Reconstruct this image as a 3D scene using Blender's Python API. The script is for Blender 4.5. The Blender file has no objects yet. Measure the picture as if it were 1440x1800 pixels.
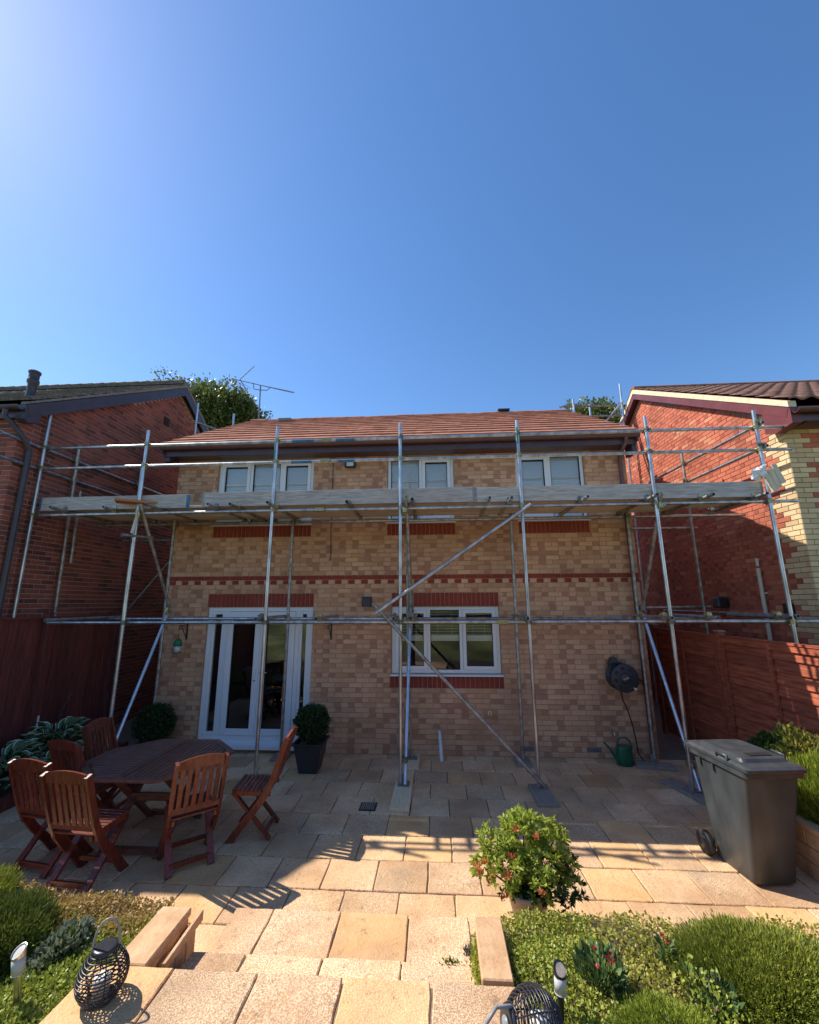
import bpy, bmesh, math, random
import numpy as np
from mathutils import Vector, Matrix

random.seed(11)
rng = np.random.default_rng(11)
R = math.radians
scene = bpy.context.scene
COL = scene.collection

# ------------------------------------------------------------------ camera
cam_d = bpy.data.cameras.new('camera')
cam = bpy.data.objects.new('camera', cam_d)
COL.objects.link(cam)
cam_d.sensor_fit = 'HORIZONTAL'
cam_d.sensor_width = 36.0
cam_d.lens = 36.0 * 722.2 / 1440.0
cam_d.shift_y = 11.0 / 1440.0
cam_d.clip_start = 0.05
cam_d.clip_end = 5000
CAM = Vector((4.6953, -6.9655, 2.312))
_yaw, _pit, _rol = 0.0625, 0.2027, -0.0046
_f0 = Vector((-math.sin(_yaw), math.cos(_yaw), 0))
_r0 = Vector((math.cos(_yaw), math.sin(_yaw), 0))
_fw = _f0 * math.cos(_pit) + Vector((0, 0, 1)) * math.sin(_pit)
_up = -_f0 * math.sin(_pit) + Vector((0, 0, 1)) * math.cos(_pit)
_r = _r0 * math.cos(_rol) + _up * math.sin(_rol)
_u = -_r0 * math.sin(_rol) + _up * math.cos(_rol)
cam.matrix_world = Matrix(((_r.x, _u.x, -_fw.x, CAM.x), (_r.y, _u.y, -_fw.y, CAM.y),
                           (_r.z, _u.z, -_fw.z, CAM.z), (0, 0, 0, 1)))
scene.camera = cam

# ------------------------------------------------------------------ sky, sun, exposure
SUN = Vector((-0.87, 0.29, 1.0)).normalized()          # direction towards the sun
world = bpy.data.worlds.new('World')
scene.world = world
world.use_nodes = True
wn = world.node_tree.nodes
sky = wn.new('ShaderNodeTexSky')
sky.sky_type = 'NISHITA'
sky.sun_disc = False
sky.sun_elevation = math.asin(SUN.z)
sky.sun_rotation = math.atan2(SUN.x, SUN.y)
sky.altitude = 100
sky.air_density = 1.0
sky.dust_density = 0.24
sky.ozone_density = 2.2
bg = wn['Background']
bg.inputs['Strength'].default_value = 0.117
sat = wn.new('ShaderNodeHueSaturation')
sat.inputs['Saturation'].default_value = 1.2
sat.inputs['Hue'].default_value = 0.503
world.node_tree.links.new(sky.outputs['Color'], sat.inputs['Color'])
world.node_tree.links.new(sat.outputs['Color'], bg.inputs['Color'])

sun_d = bpy.data.lights.new('sun', 'SUN')
sun_d.energy = 3.9
sun_d.angle = R(0.53)
sun_d.color = (1.0, 0.94, 0.85)
sun = bpy.data.objects.new('sun', sun_d)
COL.objects.link(sun)
sun.rotation_euler = SUN.to_track_quat('Z', 'Y').to_euler()
sun.location = (-20, 8, 25)

scene.view_settings.view_transform = 'Standard'
scene.view_settings.look = 'None'
scene.view_settings.gamma = 1.0
scene.view_settings.use_curve_mapping = False
scene.view_settings.exposure = 0.8
scene.render.engine = 'CYCLES'

# ------------------------------------------------------------------ object helpers
def wl(o):
    v = Vector((0, 0, 0))
    while o is not None:
        v += o.location
        o = o.parent
    return v

def thing(name, label, cat, loc=(0, 0, 0), rotz=0.0, group=None):
    o = bpy.data.objects.new(name, None)
    COL.objects.link(o)
    o.empty_display_size = 0.1
    o.location = loc
    o.rotation_euler = (0, 0, rotz)
    o['label'] = label
    o['category'] = cat
    if group:
        o['group'] = group
    return o

def tag(o, label=None, cat=None, group=None, kind=None):
    if label: o['label'] = label
    if cat: o['category'] = cat
    if group: o['group'] = group
    if kind: o['kind'] = kind
    return o

def link(name, me, parent=None, loc=None, rot=None, local=False):
    """loc is in world space unless local; meshes in world coordinates pass no loc."""
    o = bpy.data.objects.new(name, me)
    COL.objects.link(o)
    l = Vector(loc) if loc is not None else Vector((0, 0, 0))
    if parent is not None:
        o.parent = parent
        o.location = l if local else l - wl(parent)
    else:
        o.location = l
    if rot is not None:
        o.rotation_euler = rot
    return o

def copy_tree(o, parent=None):
    c = o.copy()
    COL.objects.link(c)
    c.parent = parent
    for ch in list(o.children):
        copy_tree(ch, c)
    return c

class MB:
    def __init__(s):
        s.v = []; s.f = []; s.m = []; s.s = []; s.uv = {}
    def add(s, vs, fs, mi=0, smooth=False):
        b = len(s.v)
        s.v += [tuple(p) for p in vs]
        for f in fs:
            s.f.append(tuple(b + i for i in f)); s.m.append(mi); s.s.append(smooth)
        return b
    def box(s, x0, x1, y0, y1, z0, z1, mi=0):
        vs = [(x0, y0, z0), (x1, y0, z0), (x1, y1, z0), (x0, y1, z0), (x0, y0, z1), (x1, y0, z1), (x1, y1, z1), (x0, y1, z1)]
        s.add(vs, [(0, 3, 2, 1), (4, 5, 6, 7), (0, 1, 5, 4), (1, 2, 6, 5), (2, 3, 7, 6), (3, 0, 4, 7)], mi)
        return s
    def bar(s, p0, p1, w, h, up=(0, 0, 1), mi=0, taper=1.0):
        p0 = Vector(p0); p1 = Vector(p1)
        d = (p1 - p0).normalized(); u = Vector(up)
        a = d.cross(u)
        if a.length < 1e-4: a = d.cross(Vector((1, 0, 0)))
        a.normalize(); b = a.cross(d).normalized()
        vs = []
        for p, t in ((p0, 1.0), (p1, taper)):
            for sa, sb in ((-1, -1), (1, -1), (1, 1), (-1, 1)):
                vs.append(p + a * sa * w * t / 2 + b * sb * h * t / 2)
        s.add(vs, [(0, 1, 2, 3), (7, 6, 5, 4), (0, 4, 5, 1), (1, 5, 6, 2), (2, 6, 7, 3), (3, 7, 4, 0)], mi)
        return s
    def tube(s, pts, r, n=10, mi=0, closed=False, cap=True):
        pts = [Vector(p) for p in pts]
        rr = r if isinstance(r, (list, tuple)) else [r] * len(pts)
        k = len(pts); ref = None; rings = []
        for i, p in enumerate(pts):
            if closed: d = pts[(i + 1) % k] - pts[i - 1]
            elif i == 0: d = pts[1] - p
            elif i == k - 1: d = p - pts[-2]
            else: d = pts[i + 1] - pts[i - 1]
            d.normalize()
            if ref is None:
                ref = Vector((0, 0, 1)) if abs(d.z) < .9 else Vector((1, 0, 0))
            a = (ref - d * ref.dot(d)); a.normalize(); ref = a
            b = d.cross(a)
            rings.append([p + (a * math.cos(2 * math.pi * j / n) + b * math.sin(2 * math.pi * j / n)) * rr[i] for j in range(n)])
        vs = [q for g in rings for q in g]; fs = []
        for i in range(k if closed else k - 1):
            i2 = (i + 1) % k
            for j in range(n):
                j2 = (j + 1) % n
                fs.append((i * n + j, i * n + j2, i2 * n + j2, i2 * n + j))
        s.add(vs, fs, mi, True)
        if cap and not closed:
            s.add(rings[0], [tuple(reversed(range(n)))], mi)
            s.add(rings[-1], [tuple(range(n))], mi)
        return s
    def pipe(s, p0, p1, r=.02415, n=14, mi=0):
        """hollow scaffold tube with open ends"""
        p0 = Vector(p0); p1 = Vector(p1); d = (p1 - p0).normalized()
        ref = Vector((0, 0, 1)) if abs(d.z) < .9 else Vector((1, 0, 0))
        a = (ref - d * ref.dot(d)).normalized(); b = d.cross(a)
        def ring(p, rad): return [p + (a * math.cos(2 * math.pi * j / n) + b * math.sin(2 * math.pi * j / n)) * rad for j in range(n)]
        A = ring(p0, r); B = ring(p1, r)
        s.add(A + B, [(j, (j + 1) % n, n + (j + 1) % n, n + j) for j in range(n)], mi, True)
        for p, sg in ((p0, 1), (p1, -1)):
            o = ring(p, r); i = ring(p, r * .83); deep = ring(p + d * sg * .12, r * .83)
            if sg == 1:
                s.add(o + i, [(j, n + j, n + (j + 1) % n, (j + 1) % n) for j in range(n)], mi)
                s.add(i + deep, [(j, n + j, n + (j + 1) % n, (j + 1) % n) for j in range(n)], mi, True)
                s.add(deep, [tuple(reversed(range(n)))], mi)
            else:
                s.add(o + i, [(j, (j + 1) % n, n + (j + 1) % n, n + j) for j in range(n)], mi)
                s.add(i + deep, [(j, (j + 1) % n, n + (j + 1) % n, n + j) for j in range(n)], mi, True)
                s.add(deep, [tuple(range(n))], mi)
        return s
    def lathe(s, prof, c=(0, 0, 0), n=20, mi=0, axis='z', smooth=True):
        vs = []
        for (r, h) in prof:
            for j in range(n):
                t = 2 * math.pi * j / n
                if axis == 'z': vs.append((c[0] + r * math.cos(t), c[1] + r * math.sin(t), c[2] + h))
                elif axis == 'x': vs.append((c[0] + h, c[1] + r * math.cos(t), c[2] + r * math.sin(t)))
                else: vs.append((c[0] + r * math.sin(t), c[1] + h, c[2] + r * math.cos(t)))
        k = len(prof)
        s.add(vs, [(i * n + j, i * n + (j + 1) % n, (i + 1) * n + (j + 1) % n, (i + 1) * n + j) for i in range(k - 1) for j in range(n)], mi, smooth)
        b = len(s.v) - len(vs)
        if prof[0][0] > 1e-5: s.f.append(tuple(b + j for j in reversed(range(n)))); s.m.append(mi); s.s.append(False)
        if prof[-1][0] > 1e-5: s.f.append(tuple(b + (k - 1) * n + j for j in range(n))); s.m.append(mi); s.s.append(False)
        return s
    def loft(s, rings, mi=0, smooth=True, cap=True):
        n = len(rings[0]); vs = [p for g in rings for p in g]
        b = s.add(vs, [(i * n + j, i * n + (j + 1) % n, (i + 1) * n + (j + 1) % n, (i + 1) * n + j) for i in range(len(rings) - 1) for j in range(n)], mi, smooth)
        if cap:
            s.add(rings[0], [tuple(reversed(range(n)))], mi)
            s.add(rings[-1], [tuple(range(n))], mi)
        return s
    def prism(s, poly, axis, a, b, mi=0):
        n = len(poly)
        def P(p, t):
            return (t, p[0], p[1]) if axis == 'x' else ((p[0], t, p[1]) if axis == 'y' else (p[0], p[1], t))
        vs = [P(p, a) for p in poly] + [P(p, b) for p in poly]
        s.add(vs, [tuple(range(n)), tuple(reversed(range(n, 2 * n)))] + [(j, n + j, n + (j + 1) % n, (j + 1) % n) for j in range(n)], mi)
        return s
    def xf(s, M):
        s.v = [tuple(M @ Vector(p)) for p in s.v]
        return s
    def mesh(s, name, mats, bevel=0.0, fix=True):
        me = bpy.data.meshes.new(name)
        me.from_pydata(s.v, [], s.f)
        for m in (mats if isinstance(mats, (list, tuple)) else [mats]): me.materials.append(m)
        me.polygons.foreach_set('material_index', s.m)
        me.polygons.foreach_set('use_smooth', s.s)
        if s.uv:
            ul = me.uv_layers.new(name='UVMap')
            for fi, uvs in s.uv.items():
                for k, li in enumerate(me.polygons[fi].loop_indices): ul.data[li].uv = uvs[k]
        if bevel or fix:
            bm = bmesh.new(); bm.from_mesh(me)
            if bevel:
                bmesh.ops.remove_doubles(bm, verts=bm.verts, dist=1e-5)
                bmesh.ops.bevel(bm, geom=list(bm.edges), offset=bevel, segments=1, profile=.5, affect='EDGES')
            bmesh.ops.recalc_face_normals(bm, faces=bm.faces)
            bm.to_mesh(me); bm.free()
        me.update()
        return me
    def build(s, name, mats, parent=None, bevel=0.0, local=False, kind=None):
        o = link(name, s.mesh(name, mats, bevel), parent, None, None, local)
        if kind: o['kind'] = kind
        return o

def struct(o):
    o['kind'] = 'structure'
    return o

# ------------------------------------------------------------------ materials
def nodes(name):
    m = bpy.data.materials.new(name); m.use_nodes = True
    nt = m.node_tree
    return m, nt, nt.nodes, nt.links, nt.nodes['Principled BSDF']

def mat(name, c1, c2=None, rough=.6, metal=0.0, scale=8.0, stretch=(1, 1, 1), bump=0.0, bscale=40.0, spec=.5,
        detail=5.0, lo=.35, hi=.65, obj_var=0.0, coat=0.0):
    m, nt, N, L, B = nodes(name)
    B.inputs['Roughness'].default_value = rough
    B.inputs['Metallic'].default_value = metal
    B.inputs['Specular IOR Level'].default_value = spec
    B.inputs['Coat Weight'].default_value = coat
    tc = N.new('ShaderNodeTexCoord'); mp = N.new('ShaderNodeMapping')
    mp.inputs['Scale'].default_value = stretch
    L.new(tc.outputs['Object'], mp.inputs['Vector'])
    oi = N.new('ShaderNodeObjectInfo')
    ad = N.new('ShaderNodeVectorMath'); ad.operation = 'ADD'
    mu = N.new('ShaderNodeMath'); mu.operation = 'MULTIPLY'; mu.inputs[1].default_value = 37.0
    L.new(oi.outputs['Random'], mu.inputs[0])
    L.new(mp.outputs['Vector'], ad.inputs[0]); L.new(mu.outputs[0], ad.inputs[1])
    n1 = N.new('ShaderNodeTexNoise'); n1.inputs['Scale'].default_value = scale; n1.inputs['Detail'].default_value = detail
    L.new(ad.outputs['Vector'], n1.inputs['Vector'])
    cr = N.new('ShaderNodeValToRGB')
    cr.color_ramp.elements[0].position = lo; cr.color_ramp.elements[1].position = hi
    cr.color_ramp.elements[0].color = (*c1, 1); cr.color_ramp.elements[1].color = (*(c2 or c1), 1)
    L.new(n1.outputs['Fac'], cr.inputs['Fac'])
    out = cr.outputs['Color']
    if obj_var:
        hs = N.new('ShaderNodeHueSaturation')
        mr = N.new('ShaderNodeMapRange'); mr.inputs['To Min'].default_value = 1 - obj_var; mr.inputs['To Max'].default_value = 1 + obj_var
        L.new(oi.outputs['Random'], mr.inputs['Value']); L.new(mr.outputs['Result'], hs.inputs['Value'])
        L.new(out, hs.inputs['Color']); out = hs.outputs['Color']
    L.new(out, B.inputs['Base Color'])
    if bump:
        n2 = N.new('ShaderNodeTexNoise'); n2.inputs['Scale'].default_value = bscale; n2.inputs['Detail'].default_value = 6
        L.new(ad.outputs['Vector'], n2.inputs['Vector'])
        bp = N.new('ShaderNodeBump'); bp.inputs['Strength'].default_value = bump; bp.inputs['Distance'].default_value = .01
        L.new(n2.outputs['Fac'], bp.inputs['Height']); L.new(bp.outputs['Normal'], B.inputs['Normal'])
    return m

def brick_mat(name, light, dark, mode):
    """mode: light, dark, half_a, half_b, mid - where along the brick the kiln-dark blotch sits"""
    m, nt, N, L, B = nodes(name)
    B.inputs['Roughness'].default_value = .85
    B.inputs['Specular IOR Level'].default_value = .25
    uv = N.new('ShaderNodeUVMap'); sx = N.new('ShaderNodeSeparateXYZ'); L.new(uv.outputs['UV'], sx.inputs[0])
    geo = N.new('ShaderNodeNewGeometry')
    n1 = N.new('ShaderNodeTexNoise'); n1.inputs['Scale'].default_value = 14; n1.inputs['Detail'].default_value = 5
    L.new(geo.outputs['Position'], n1.inputs['Vector'])
    n3 = N.new('ShaderNodeTexNoise'); n3.inputs['Scale'].default_value = 1.3; n3.inputs['Detail'].default_value = 3
    L.new(geo.outputs['Position'], n3.inputs['Vector'])
    wob = N.new('ShaderNodeMath'); wob.operation = 'MULTIPLY_ADD'; wob.inputs[1].default_value = .5; wob.inputs[2].default_value = -.25
    L.new(n1.outputs['Fac'], wob.inputs[0])
    ad = N.new('ShaderNodeMath'); ad.operation = 'ADD'; L.new(sx.outputs['X'], ad.inputs[0]); L.new(wob.outputs[0], ad.inputs[1])
    mr = N.new('ShaderNodeMapRange'); mr.interpolation_type = 'SMOOTHSTEP'
    L.new(ad.outputs[0], mr.inputs['Value'])
    lo, hi, a, b = {'light': (0, 1, .0, .12), 'dark': (0, 1, .8, 1.), 'half_a': (.44, .58, .05, .95), 'half_b': (.42, .56, .95, .05), 'mid': (0, 1, .35, .55)}[mode]
    mr.inputs['From Min'].default_value = lo; mr.inputs['From Max'].default_value = hi
    mr.inputs['To Min'].default_value = a; mr.inputs['To Max'].default_value = b
    mx = N.new('ShaderNodeMix'); mx.data_type = 'RGBA'
    mx.inputs['A'].default_value = (*light, 1); mx.inputs['B'].default_value = (*dark, 1)
    L.new(mr.outputs['Result'], mx.inputs['Factor'])
    hs = N.new('ShaderNodeHueSaturation')
    v = N.new('ShaderNodeMapRange'); v.inputs['From Min'].default_value = .3; v.inputs['From Max'].default_value = .7
    v.inputs['To Min'].default_value = .82; v.inputs['To Max'].default_value = 1.16
    L.new(n3.outputs['Fac'], v.inputs['Value']); L.new(v.outputs['Result'], hs.inputs['Value'])
    v2 = N.new('ShaderNodeTexNoise'); v2.inputs['Scale'].default_value = 90; L.new(geo.outputs['Position'], v2.inputs['Vector'])
    m2 = N.new('ShaderNodeMix'); m2.data_type = 'RGBA'; m2.blend_type = 'OVERLAY'; m2.inputs['Factor'].default_value = .35
    L.new(mx.outputs['Result'], m2.inputs['A']); L.new(v2.outputs['Color'], m2.inputs['B'])
    hsn = N.new('ShaderNodeRGBToBW'); L.new(v2.outputs['Color'], hsn.inputs[0]); L.new(hsn.outputs[0], m2.inputs['B'])
    L.new(m2.outputs['Result'], hs.inputs['Color']); L.new(hs.outputs['Color'], B.inputs['Base Color'])
    bp = N.new('ShaderNodeBump'); bp.inputs['Strength'].default_value = .35; bp.inputs['Distance'].default_value = .004
    L.new(v2.outputs['Fac'], bp.inputs['Height']); L.new(bp.outputs['Normal'], B.inputs['Normal'])
    return m

def leaf_mat(name, cols, rough=.45, trans=.3, spec=.4):
    m, nt, N, L, B = nodes(name)
    geo = N.new('ShaderNodeNewGeometry')
    cr = N.new('ShaderNodeValToRGB')
    el = cr.color_ramp.elements
    for i, c in enumerate(cols):
        p = i / max(1, len(cols) - 1)
        if i < 2: e = el[i]; e.position = p if i == 0 else (1.0 if len(cols) == 2 else p)
        else: e = el.new(p)
        e.color = (*c, 1)
    L.new(geo.outputs['Random Per Island'], cr.inputs['Fac'])
    L.new(cr.outputs['Color'], B.inputs['Base Color'])
    B.inputs['Roughness'].default_value = rough
    B.inputs['Specular IOR Level'].default_value = spec
    tr = N.new('ShaderNodeBsdfTranslucent'); L.new(cr.outputs['Color'], tr.inputs['Color'])
    mx = N.new('ShaderNodeMixShader'); mx.inputs[0].default_value = trans
    L.new(B.outputs[0], mx.inputs[1]); L.new(tr.outputs[0], mx.inputs[2])
    L.new(mx.outputs[0], N['Material Output'].inputs['Surface'])
    return m

def slab_mat(name, a, b, speck, fs):
    """riven paving: fs = how strong the exposed pebble speckle is"""
    m, nt, N, L, B = nodes(name)
    B.inputs['Roughness'].default_value = .8
    B.inputs['Specular IOR Level'].default_value = .3
    geo = N.new('ShaderNodeNewGeometry'); oi = N.new('ShaderNodeObjectInfo')
    n1 = N.new('ShaderNodeTexNoise'); n1.inputs['Scale'].default_value = 3.2; n1.inputs['Detail'].default_value = 6; n1.inputs['Distortion'].default_value = .8
    L.new(geo.outputs['Position'], n1.inputs['Vector'])
    cr = N.new('ShaderNodeValToRGB'); cr.color_ramp.elements[0].position = .32; cr.color_ramp.elements[1].position = .68
    cr.color_ramp.elements[0].color = (*a, 1); cr.color_ramp.elements[1].color = (*b, 1)
    L.new(n1.outputs['Fac'], cr.inputs['Fac'])
    vo = N.new('ShaderNodeTexNoise'); vo.inputs['Scale'].default_value = 125; vo.inputs['Detail'].default_value = 2.0; vo.inputs['Roughness'].default_value = .65
    L.new(geo.outputs['Position'], vo.inputs['Vector'])
    mr = N.new('ShaderNodeMapRange'); mr.inputs['From Min'].default_value = .44; mr.inputs['From Max'].default_value = .56
    L.new(vo.outputs['Fac'], mr.inputs['Value'])
    sc = N.new('ShaderNodeMath'); sc.operation = 'MULTIPLY'; sc.inputs[1].default_value = fs
    pm = N.new('ShaderNodeMapRange'); pm.inputs['From Min'].default_value = .36; pm.inputs['From Max'].default_value = .6
    pm.inputs['To Min'].default_value = .35
    n4 = N.new('ShaderNodeTexNoise'); n4.inputs['Scale'].default_value = 2.1; n4.inputs['Detail'].default_value = 4
    L.new(geo.outputs['Position'], n4.inputs['Vector']); L.new(n4.outputs['Fac'], pm.inputs['Value'])
    m5 = N.new('ShaderNodeMath'); m5.operation = 'MULTIPLY'
    L.new(mr.outputs['Result'], sc.inputs[0]); L.new(sc.outputs[0], m5.inputs[0]); L.new(pm.outputs['Result'], m5.inputs[1])
    mx = N.new('ShaderNodeMix'); mx.data_type = 'RGBA'
    mx.inputs['B'].default_value = (*speck, 1)
    L.new(m5.outputs[0], mx.inputs['Factor']); L.new(cr.outputs['Color'], mx.inputs['A'])
    hs = N.new('ShaderNodeHueSaturation')
    v = N.new('ShaderNodeMapRange'); v.inputs['To Min'].default_value = .76; v.inputs['To Max'].default_value = 1.12
    L.new(oi.outputs['Random'], v.inputs['Value']); L.new(v.outputs['Result'], hs.inputs['Value'])
    L.new(mx.outputs['Result'], hs.inputs['Color'])
    # grey weather stains with their own outline
    n6 = N.new('ShaderNodeTexNoise'); n6.inputs['Scale'].default_value = 1.7; n6.inputs['Detail'].default_value = 7; n6.inputs['Roughness'].default_value = .62
    L.new(geo.outputs['Position'], n6.inputs['Vector'])
    st = N.new('ShaderNodeMapRange'); st.inputs['From Min'].default_value = .5; st.inputs['From Max'].default_value = .68; st.inputs['To Max'].default_value = .4
    L.new(n6.outputs['Fac'], st.inputs['Value'])
    m7 = N.new('ShaderNodeMix'); m7.data_type = 'RGBA'; m7.inputs['B'].default_value = (.32, .23, .165, 1)
    L.new(st.outputs['Result'], m7.inputs['Factor']); L.new(hs.outputs['Color'], m7.inputs['A'])
    n9 = N.new('ShaderNodeTexNoise'); n9.inputs['Scale'].default_value = 17; n9.inputs['Detail'].default_value = 3; n9.inputs['Roughness'].default_value = .7
    L.new(geo.outputs['Position'], n9.inputs['Vector'])
    sp9 = N.new('ShaderNodeMapRange'); sp9.inputs['From Min'].default_value = .60; sp9.inputs['From Max'].default_value = .72; sp9.inputs['To Max'].default_value = .55
    L.new(n9.outputs['Fac'], sp9.inputs['Value'])
    m9 = N.new('ShaderNodeMix'); m9.data_type = 'RGBA'; m9.inputs['B'].default_value = (.2, .12, .07, 1)
    L.new(sp9.outputs['Result'], m9.inputs['Factor']); L.new(m7.outputs['Result'], m9.inputs['A'])
    L.new(m9.outputs['Result'], B.inputs['Base Color'])
    bp = N.new('ShaderNodeBump'); bp.inputs['Strength'].default_value = .8; bp.inputs['Distance'].default_value = .006
    b2 = N.new('ShaderNodeBump'); b2.inputs['Strength'].default_value = .8; b2.inputs['Distance'].default_value = .012
    n8 = N.new('ShaderNodeTexNoise'); n8.inputs['Scale'].default_value = 9; n8.inputs['Detail'].default_value = 5; n8.inputs['Distortion'].default_value = 1.4
    L.new(geo.outputs['Position'], n8.inputs['Vector'])
    L.new(n8.outputs['Fac'], b2.inputs['Height']); L.new(vo.outputs['Fac'], bp.inputs['Height'])
    L.new(b2.outputs['Normal'], bp.inputs['Normal']); L.new(bp.outputs['Normal'], B.inputs['Normal'])
    return m

def glass_mat(name, tint=(.965, .975, .975), ior=1.52, boost=0.0):
    m, nt, N, L, B = nodes(name)
    N.remove(B)
    fr = N.new('ShaderNodeFresnel'); fr.inputs['IOR'].default_value = ior
    ad = N.new('ShaderNodeMath'); ad.operation = 'ADD'; ad.inputs[1].default_value = boost; ad.use_clamp = True
    L.new(fr.outputs[0], ad.inputs[0])
    t = N.new('ShaderNodeBsdfTransparent'); t.inputs['Color'].default_value = (*tint, 1)
    g = N.new('ShaderNodeBsdfGlossy'); g.inputs['Roughness'].default_value = .004
    mx = N.new('ShaderNodeMixShader')
    L.new(ad.outputs[0], mx.inputs[0]); L.new(t.outputs[0], mx.inputs[1]); L.new(g.outputs[0], mx.inputs[2])
    L.new(mx.outputs[0], N['Material Output'].inputs['Surface'])
    return m

M = {}
BUFF_L, BUFF_D = (.64, .365, .222), (.425, .208, .127)
BM = {k: brick_mat('facade_brick_' + k, BUFF_L, BUFF_D, k) for k in ('light', 'dark', 'half_a', 'half_b', 'mid')}
BM2 = {'light': brick_mat('buff_brick_pale', (.67, .40, .23), (.48, .25, .145), 'light'), 'mid': brick_mat('buff_brick_tan', (.62, .345, .19), (.46, .225, .125), 'mid')}
M['soldier'] = brick_mat('red_soldier_brick', (.34, .062, .04), (.2, .036, .028), 'mid')
M['mortar'] = mat('mortar_tan', (.40, .24, .145), (.49, .31, .195), .95, scale=20, bump=.3)
RED_L, RED_D = (.36, .105, .068), (.16, .056, .045)
LB = [brick_mat('left_brick_' + k, RED_L, RED_D, k) for k in ('light', 'mid', 'dark')]
RB = [brick_mat('right_brick_' + k, (.52, .155, .088), (.34, .088, .055), k) for k in ('light', 'mid', 'half_a')] + [brick_mat('right_brick_orange', (.66, .29, .16), (.5, .17, .1), 'mid')]
QB = [brick_mat('quoin_brick', (.72, .55, .31), (.58, .42, .22), 'light'), brick_mat('quoin_brick_deep', (.66, .48, .26), (.54, .38, .2), 'mid')]
M['lmortar'] = mat('mortar_pale', (.42, .33, .28), (.5, .41, .35), .95, scale=25)
M['rmortar'] = mat('mortar_recess_dark', (.25, .14, .1), (.33, .2, .14), .95, scale=25)  # dark of the recessed joints put into the mortar colour
M['tile'] = mat('rose_roof_tile', (.37, .145, .09), (.53, .245, .165), .9, scale=5, obj_var=.16, bump=.3, bscale=60, spec=.2)
M['pantile'] = mat('brown_pantile', (.19, .095, .065), (.29, .14, .095), .8, scale=9, obj_var=.18, bump=.25, bscale=50)
M['mosstile'] = mat('mossy_grey_tile', (.10, .082, .07), (.225, .195, .155), .9, scale=16, obj_var=.2, bump=.5, bscale=60)
M['vergem'] = mat('verge_mortar_cream', (.62, .5, .31), (.75, .63, .42), .9, scale=12, bump=.3)
M['vergeg'] = mat('verge_mortar_grey', (.16, .14, .115), (.33, .29, .24), .95, scale=40, bump=.5)
M['fascia'] = mat('fascia_brown', (.062, .034, .042), (.085, .045, .05), .35, scale=5)
M['bargeL'] = mat('bargeboard_charcoal', (.045, .036, .046), (.065, .05, .06), .4, scale=6)
M['bargeR'] = mat('bargeboard_maroon', (.13, .032, .033), (.17, .043, .042), .4, scale=6)
M['gutter'] = mat('gutter_brown', (.115, .05, .045), (.135, .06, .052), .3, scale=4)
M['upvc'] = mat('white_upvc', (.76, .76, .77), (.8, .8, .8), .3, scale=3)
M['upvcbar'] = mat('pale_blind_slat', (.9, .92, .93), (.93, .94, .95), .5)
M['kblind'] = mat('grey_blind_slat', (.7, .74, .73), (.76, .79, .78), .45)
M['glass'] = glass_mat('window_glass', boost=.028)
M['glassk'] = glass_mat('kitchen_glass', boost=.01)
M['doorglass'] = glass_mat('door_glass', (.8, .82, .83), boost=.05)
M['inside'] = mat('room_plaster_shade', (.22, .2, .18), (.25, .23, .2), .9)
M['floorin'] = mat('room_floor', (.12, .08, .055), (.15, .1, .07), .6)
M['galv'] = mat('galvanised_tube', (.34, .35, .355), (.64, .655, .67), .36, .85, scale=11, bump=.05, bscale=120, obj_var=.12, stretch=(1, 1, .35))
M['galvdull'] = mat('dull_weathered_tube', (.22, .205, .18), (.44, .43, .4), .5, .7, scale=12, obj_var=.15, bump=.08, bscale=90)
M['blue'] = mat('blue_tinted_tube', (.47, .51, .56), (.6, .64, .68), .32, .8, scale=9)
M['couple'] = mat('zinc_coupler', (.30, .26, .16), (.5, .43, .24), .4, .8, scale=40)
M['coupled'] = mat('dark_coupler', (.12, .115, .1), (.3, .28, .22), .5, .7, scale=40)
M['teal'] = mat('teal_paint_band', (.03, .2, .19), (.05, .27, .25), .5, scale=20)
M['bluep'] = mat('blue_paint_band', (.03, .12, .25), (.06, .19, .36), .5, scale=20)
M['board'] = mat('grey_scaffold_board', (.33, .295, .265), (.53, .49, .45), .85, scale=5, stretch=(1.2, 14, 14), bump=.35, bscale=9, obj_var=.12)
M['boardu'] = mat('brown_scaffold_board', (.56, .48, .38), (.7, .62, .52), .85, scale=4, stretch=(1.2, 14, 14), bump=.3, bscale=9, obj_var=.18)
M['boardo'] = mat('orange_end_board', (.46, .16, .06), (.56, .22, .09), .8, scale=6, stretch=(1, 9, 9))
M['sole'] = mat('sole_board_timber', (.70, .53, .30), (.8, .64, .40), .85, scale=5, stretch=(10, 1.5, 10), bump=.2)
M['soled'] = mat('sole_board_dirty', (.22, .185, .15), (.34, .29, .24), .9, scale=6, stretch=(10, 1.5, 10), bump=.3)
M['steel'] = mat('base_plate_steel', (.25, .25, .24), (.35, .34, .32), .5, .6, scale=20)
M['fenceR'] = mat('red_stained_lap', (.27, .055, .026), (.46, .115, .052), .75, scale=5, stretch=(7, .7, 7), bump=.4, bscale=10, obj_var=.16)
M['fenceL'] = mat('dark_stained_board', (.13, .03, .025), (.23, .055, .04), .75, scale=5, stretch=(7, 7, .7), bump=.4, obj_var=.25)
M['wood'] = mat('red_hardwood', (.105, .02, .012), (.21, .046, .022), .38, scale=9, stretch=(6, 6, 1.0), obj_var=.28, coat=.2, bump=.12, bscale=60)
M['woodt'] = mat('table_hardwood', (.115, .048, .034), (.19, .08, .055), .42, scale=7, stretch=(2, 2, 6), obj_var=.1)
M['slabA'] = slab_mat('riven_buff_slab', (.52, .285, .13), (.70, .40, .195), (.93, .68, .42), .9)
M['slabB'] = slab_mat('pebbled_buff_slab', (.50, .275, .135), (.66, .375, .19), (.97, .73, .47), .95)
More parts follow.
